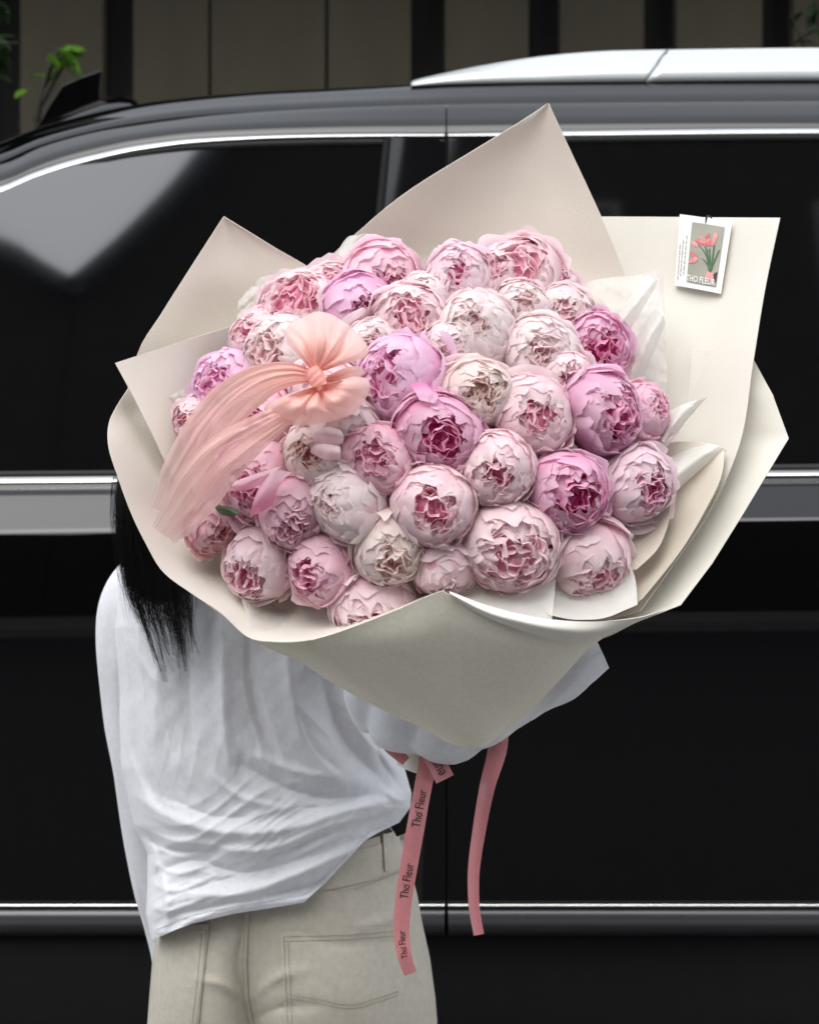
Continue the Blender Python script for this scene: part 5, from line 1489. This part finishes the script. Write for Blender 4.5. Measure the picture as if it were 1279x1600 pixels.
for (xa_, xb_) in ((228, 396), (404, 684)):
    xc = P((xa_ + xb_) / 2, 0, 2.34)[0]
    cl = [(P(xa_, 1640, 2.31)[0] + P(xb_, 1640, 2.31)[0]) / 2]
    pts = [np.array((cl[0], 2.345, zk + .05)), np.array((cl[0], 2.345, .5)), np.array((cl[0], 2.35, .09))]
    ra = (xb_ - xa_) / 2 * 2.31 / FOC
    V, F = tube(catmull(pts, 24), np.linspace(ra * .98, .085, 24), 36)
    mesh_ob('trouser_leg', V, F, M['denim'], trousers)
    sh = [(.0, -.05, .0), (.0, -.02, .0)]
    V = []
    for t in np.linspace(0, 1, 16):
        y = 2.27 + .26 * t; w = .038 + .012 * math.sin(math.pi * min(1, t * 1.15)); h = .075 - .04 * t
        if t in (0, 1): w *= .5; h *= .6
        for a in np.linspace(0, 2 * math.pi, 20, endpoint=False):
            V.append((cl[0] + w * math.cos(a), y, .0095 + max(0, h * (.5 + .5 * math.sin(a)))))
    F = grid_faces(20, 16, wrap=True); F.append(tuple(range(20))[::-1]); F.append(tuple(range(300, 320)))
    mesh_ob('shoe', V, F, M['shoe'], person)
def on_trousers(name, cols, rows_, fn, lift, parent, mt=None, th=.0012):
    V = []
    for j in range(rows_):
        for i in range(cols):
            x, y = fn(i / (cols - 1), j / (rows_ - 1)); V.append(P(x, y, tdepth(x, y) - lift))
    return solid(mesh_ob(name, V, grid_faces(cols, rows_), mt or M['denim'], parent), th, -1)
def quad(a, b, c, e):
    return lambda s, t: ((a[0] * (1 - s) + b[0] * s) * (1 - t) + (e[0] * (1 - s) + c[0] * s) * t, (a[1] * (1 - s) + b[1] * s) * (1 - t) + (e[1] * (1 - s) + c[1] * s) * t)
p_r = on_trousers('pocket', 30, 30, quad((438, 1455), (640, 1448), (622, 1640), (446, 1640)), .0022, trousers)
p_l = on_trousers('pocket', 24, 24, quad((252, 1448), (327, 1444), (306, 1640), (236, 1640)), .0022, trousers)
wb = on_trousers('waistband', 60, 8, lambda s, t: (300 + 335 * s, np.interp(300 + 335 * s, [300, 520, 578, 640], [1352, 1335, 1322, 1298]) + 2 + 52 * t), .0020, trousers)
on_trousers('belt_loop', 5, 14, lambda s, t: (596 + 9 * s + 4 * t, 1304 + 57 * t), .0048, trousers, th=.002)
on_trousers('belt_loop', 5, 14, lambda s, t: (386 + 9 * s, 1348 + 57 * t), .0048, trousers, th=.002)
def stitches(line, parent, n=None, w=.00048):
    c = catmull(line, 200)
    L_ = np.concatenate([[0], np.cumsum(np.linalg.norm(np.diff(c, axis=0), axis=1))])
    parts = []; l = 0
    while l < L_[-1] - 4:
        a = [np.interp(l, L_, c[:, k]) for k in (0, 1)]; b = [np.interp(l + 3.4, L_, c[:, k]) for k in (0, 1)]
        parts.append(tube([P(*a, tdepth(*a) - .0040), P((a[0] + b[0]) / 2, (a[1] + b[1]) / 2, tdepth(*a) - .0046), P(*b, tdepth(*b) - .0040)], w, 4)); l += 5
    v, f = join(parts); return mesh_ob('stitching', v, f, M['thread'], parent, kind='stuff')
stitches([(442, 1464), (540, 1461), (636, 1454)], p_r); stitches([(442, 1471), (540, 1468), (636, 1461)], p_r)
stitches([(443, 1466), (446, 1540), (451, 1636)], p_r); stitches([(450, 1474), (453, 1540), (457, 1636)], p_r)
stitches([(448, 1553), (500, 1562), (545, 1570), (590, 1560), (626, 1548)], p_r); stitches([(448, 1559), (500, 1568), (545, 1576), (590, 1566), (626, 1554)], p_r)
stitches([(254, 1457), (322, 1453)], p_l); stitches([(322, 1453), (314, 1540), (301, 1636)], p_l); stitches([(315, 1460), (307, 1540), (295, 1636)], p_l)
stitches([(246, 1547), (280, 1543), (308, 1546)], p_l)
# centre seam: raised lapped strip
on_trousers('centre_seam', 5, 60, lambda s, t: (np.interp(1405 + 280 * t, [1300, 1425, 1500, 1560, 1620, 1700], [386, 381, 377, 380, 392, 396]) + 8 * s, 1405 + 280 * t), .0018, trousers)
stitches([(383, 1430), (379, 1500), (382, 1560), (393, 1620)], trousers)
stitches([(530, 1392), (570, 1384), (640, 1356)], trousers)
# hem stitching of the shirt and the seam of the left armhole
def shirt_line(line, w, step, gap, lift):
    c = catmull(line, 240)
    L_ = np.concatenate([[0], np.cumsum(np.linalg.norm(np.diff(c, axis=0), axis=1))]); l = 0; parts = []
    while l < L_[-1] - step:
        pts = []
        for f in (0, .5, 1):
            x, y = [np.interp(l + step * f, L_, c[:, k]) for k in (0, 1)]
            pts.append(P(x, y, sdepth(x, y) - lift))
        parts.append(tube(pts, w, 4)); l += step + gap
    v, f = join(parts); return mesh_ob('hem_stitching', v, f, M['linen'], shirt, kind='stuff')
hl = [(sl(0) + 0, 0)]
uu_ = np.linspace(.03, .97, 30)
shirt_line([(float(np.interp(q_, np.linspace(0, 1, nus), PXs[-6])), float(np.interp(q_, np.linspace(0, 1, nus), PYs[-6]))) for q_ in uu_], .0005, 4, 2.0, .0020)
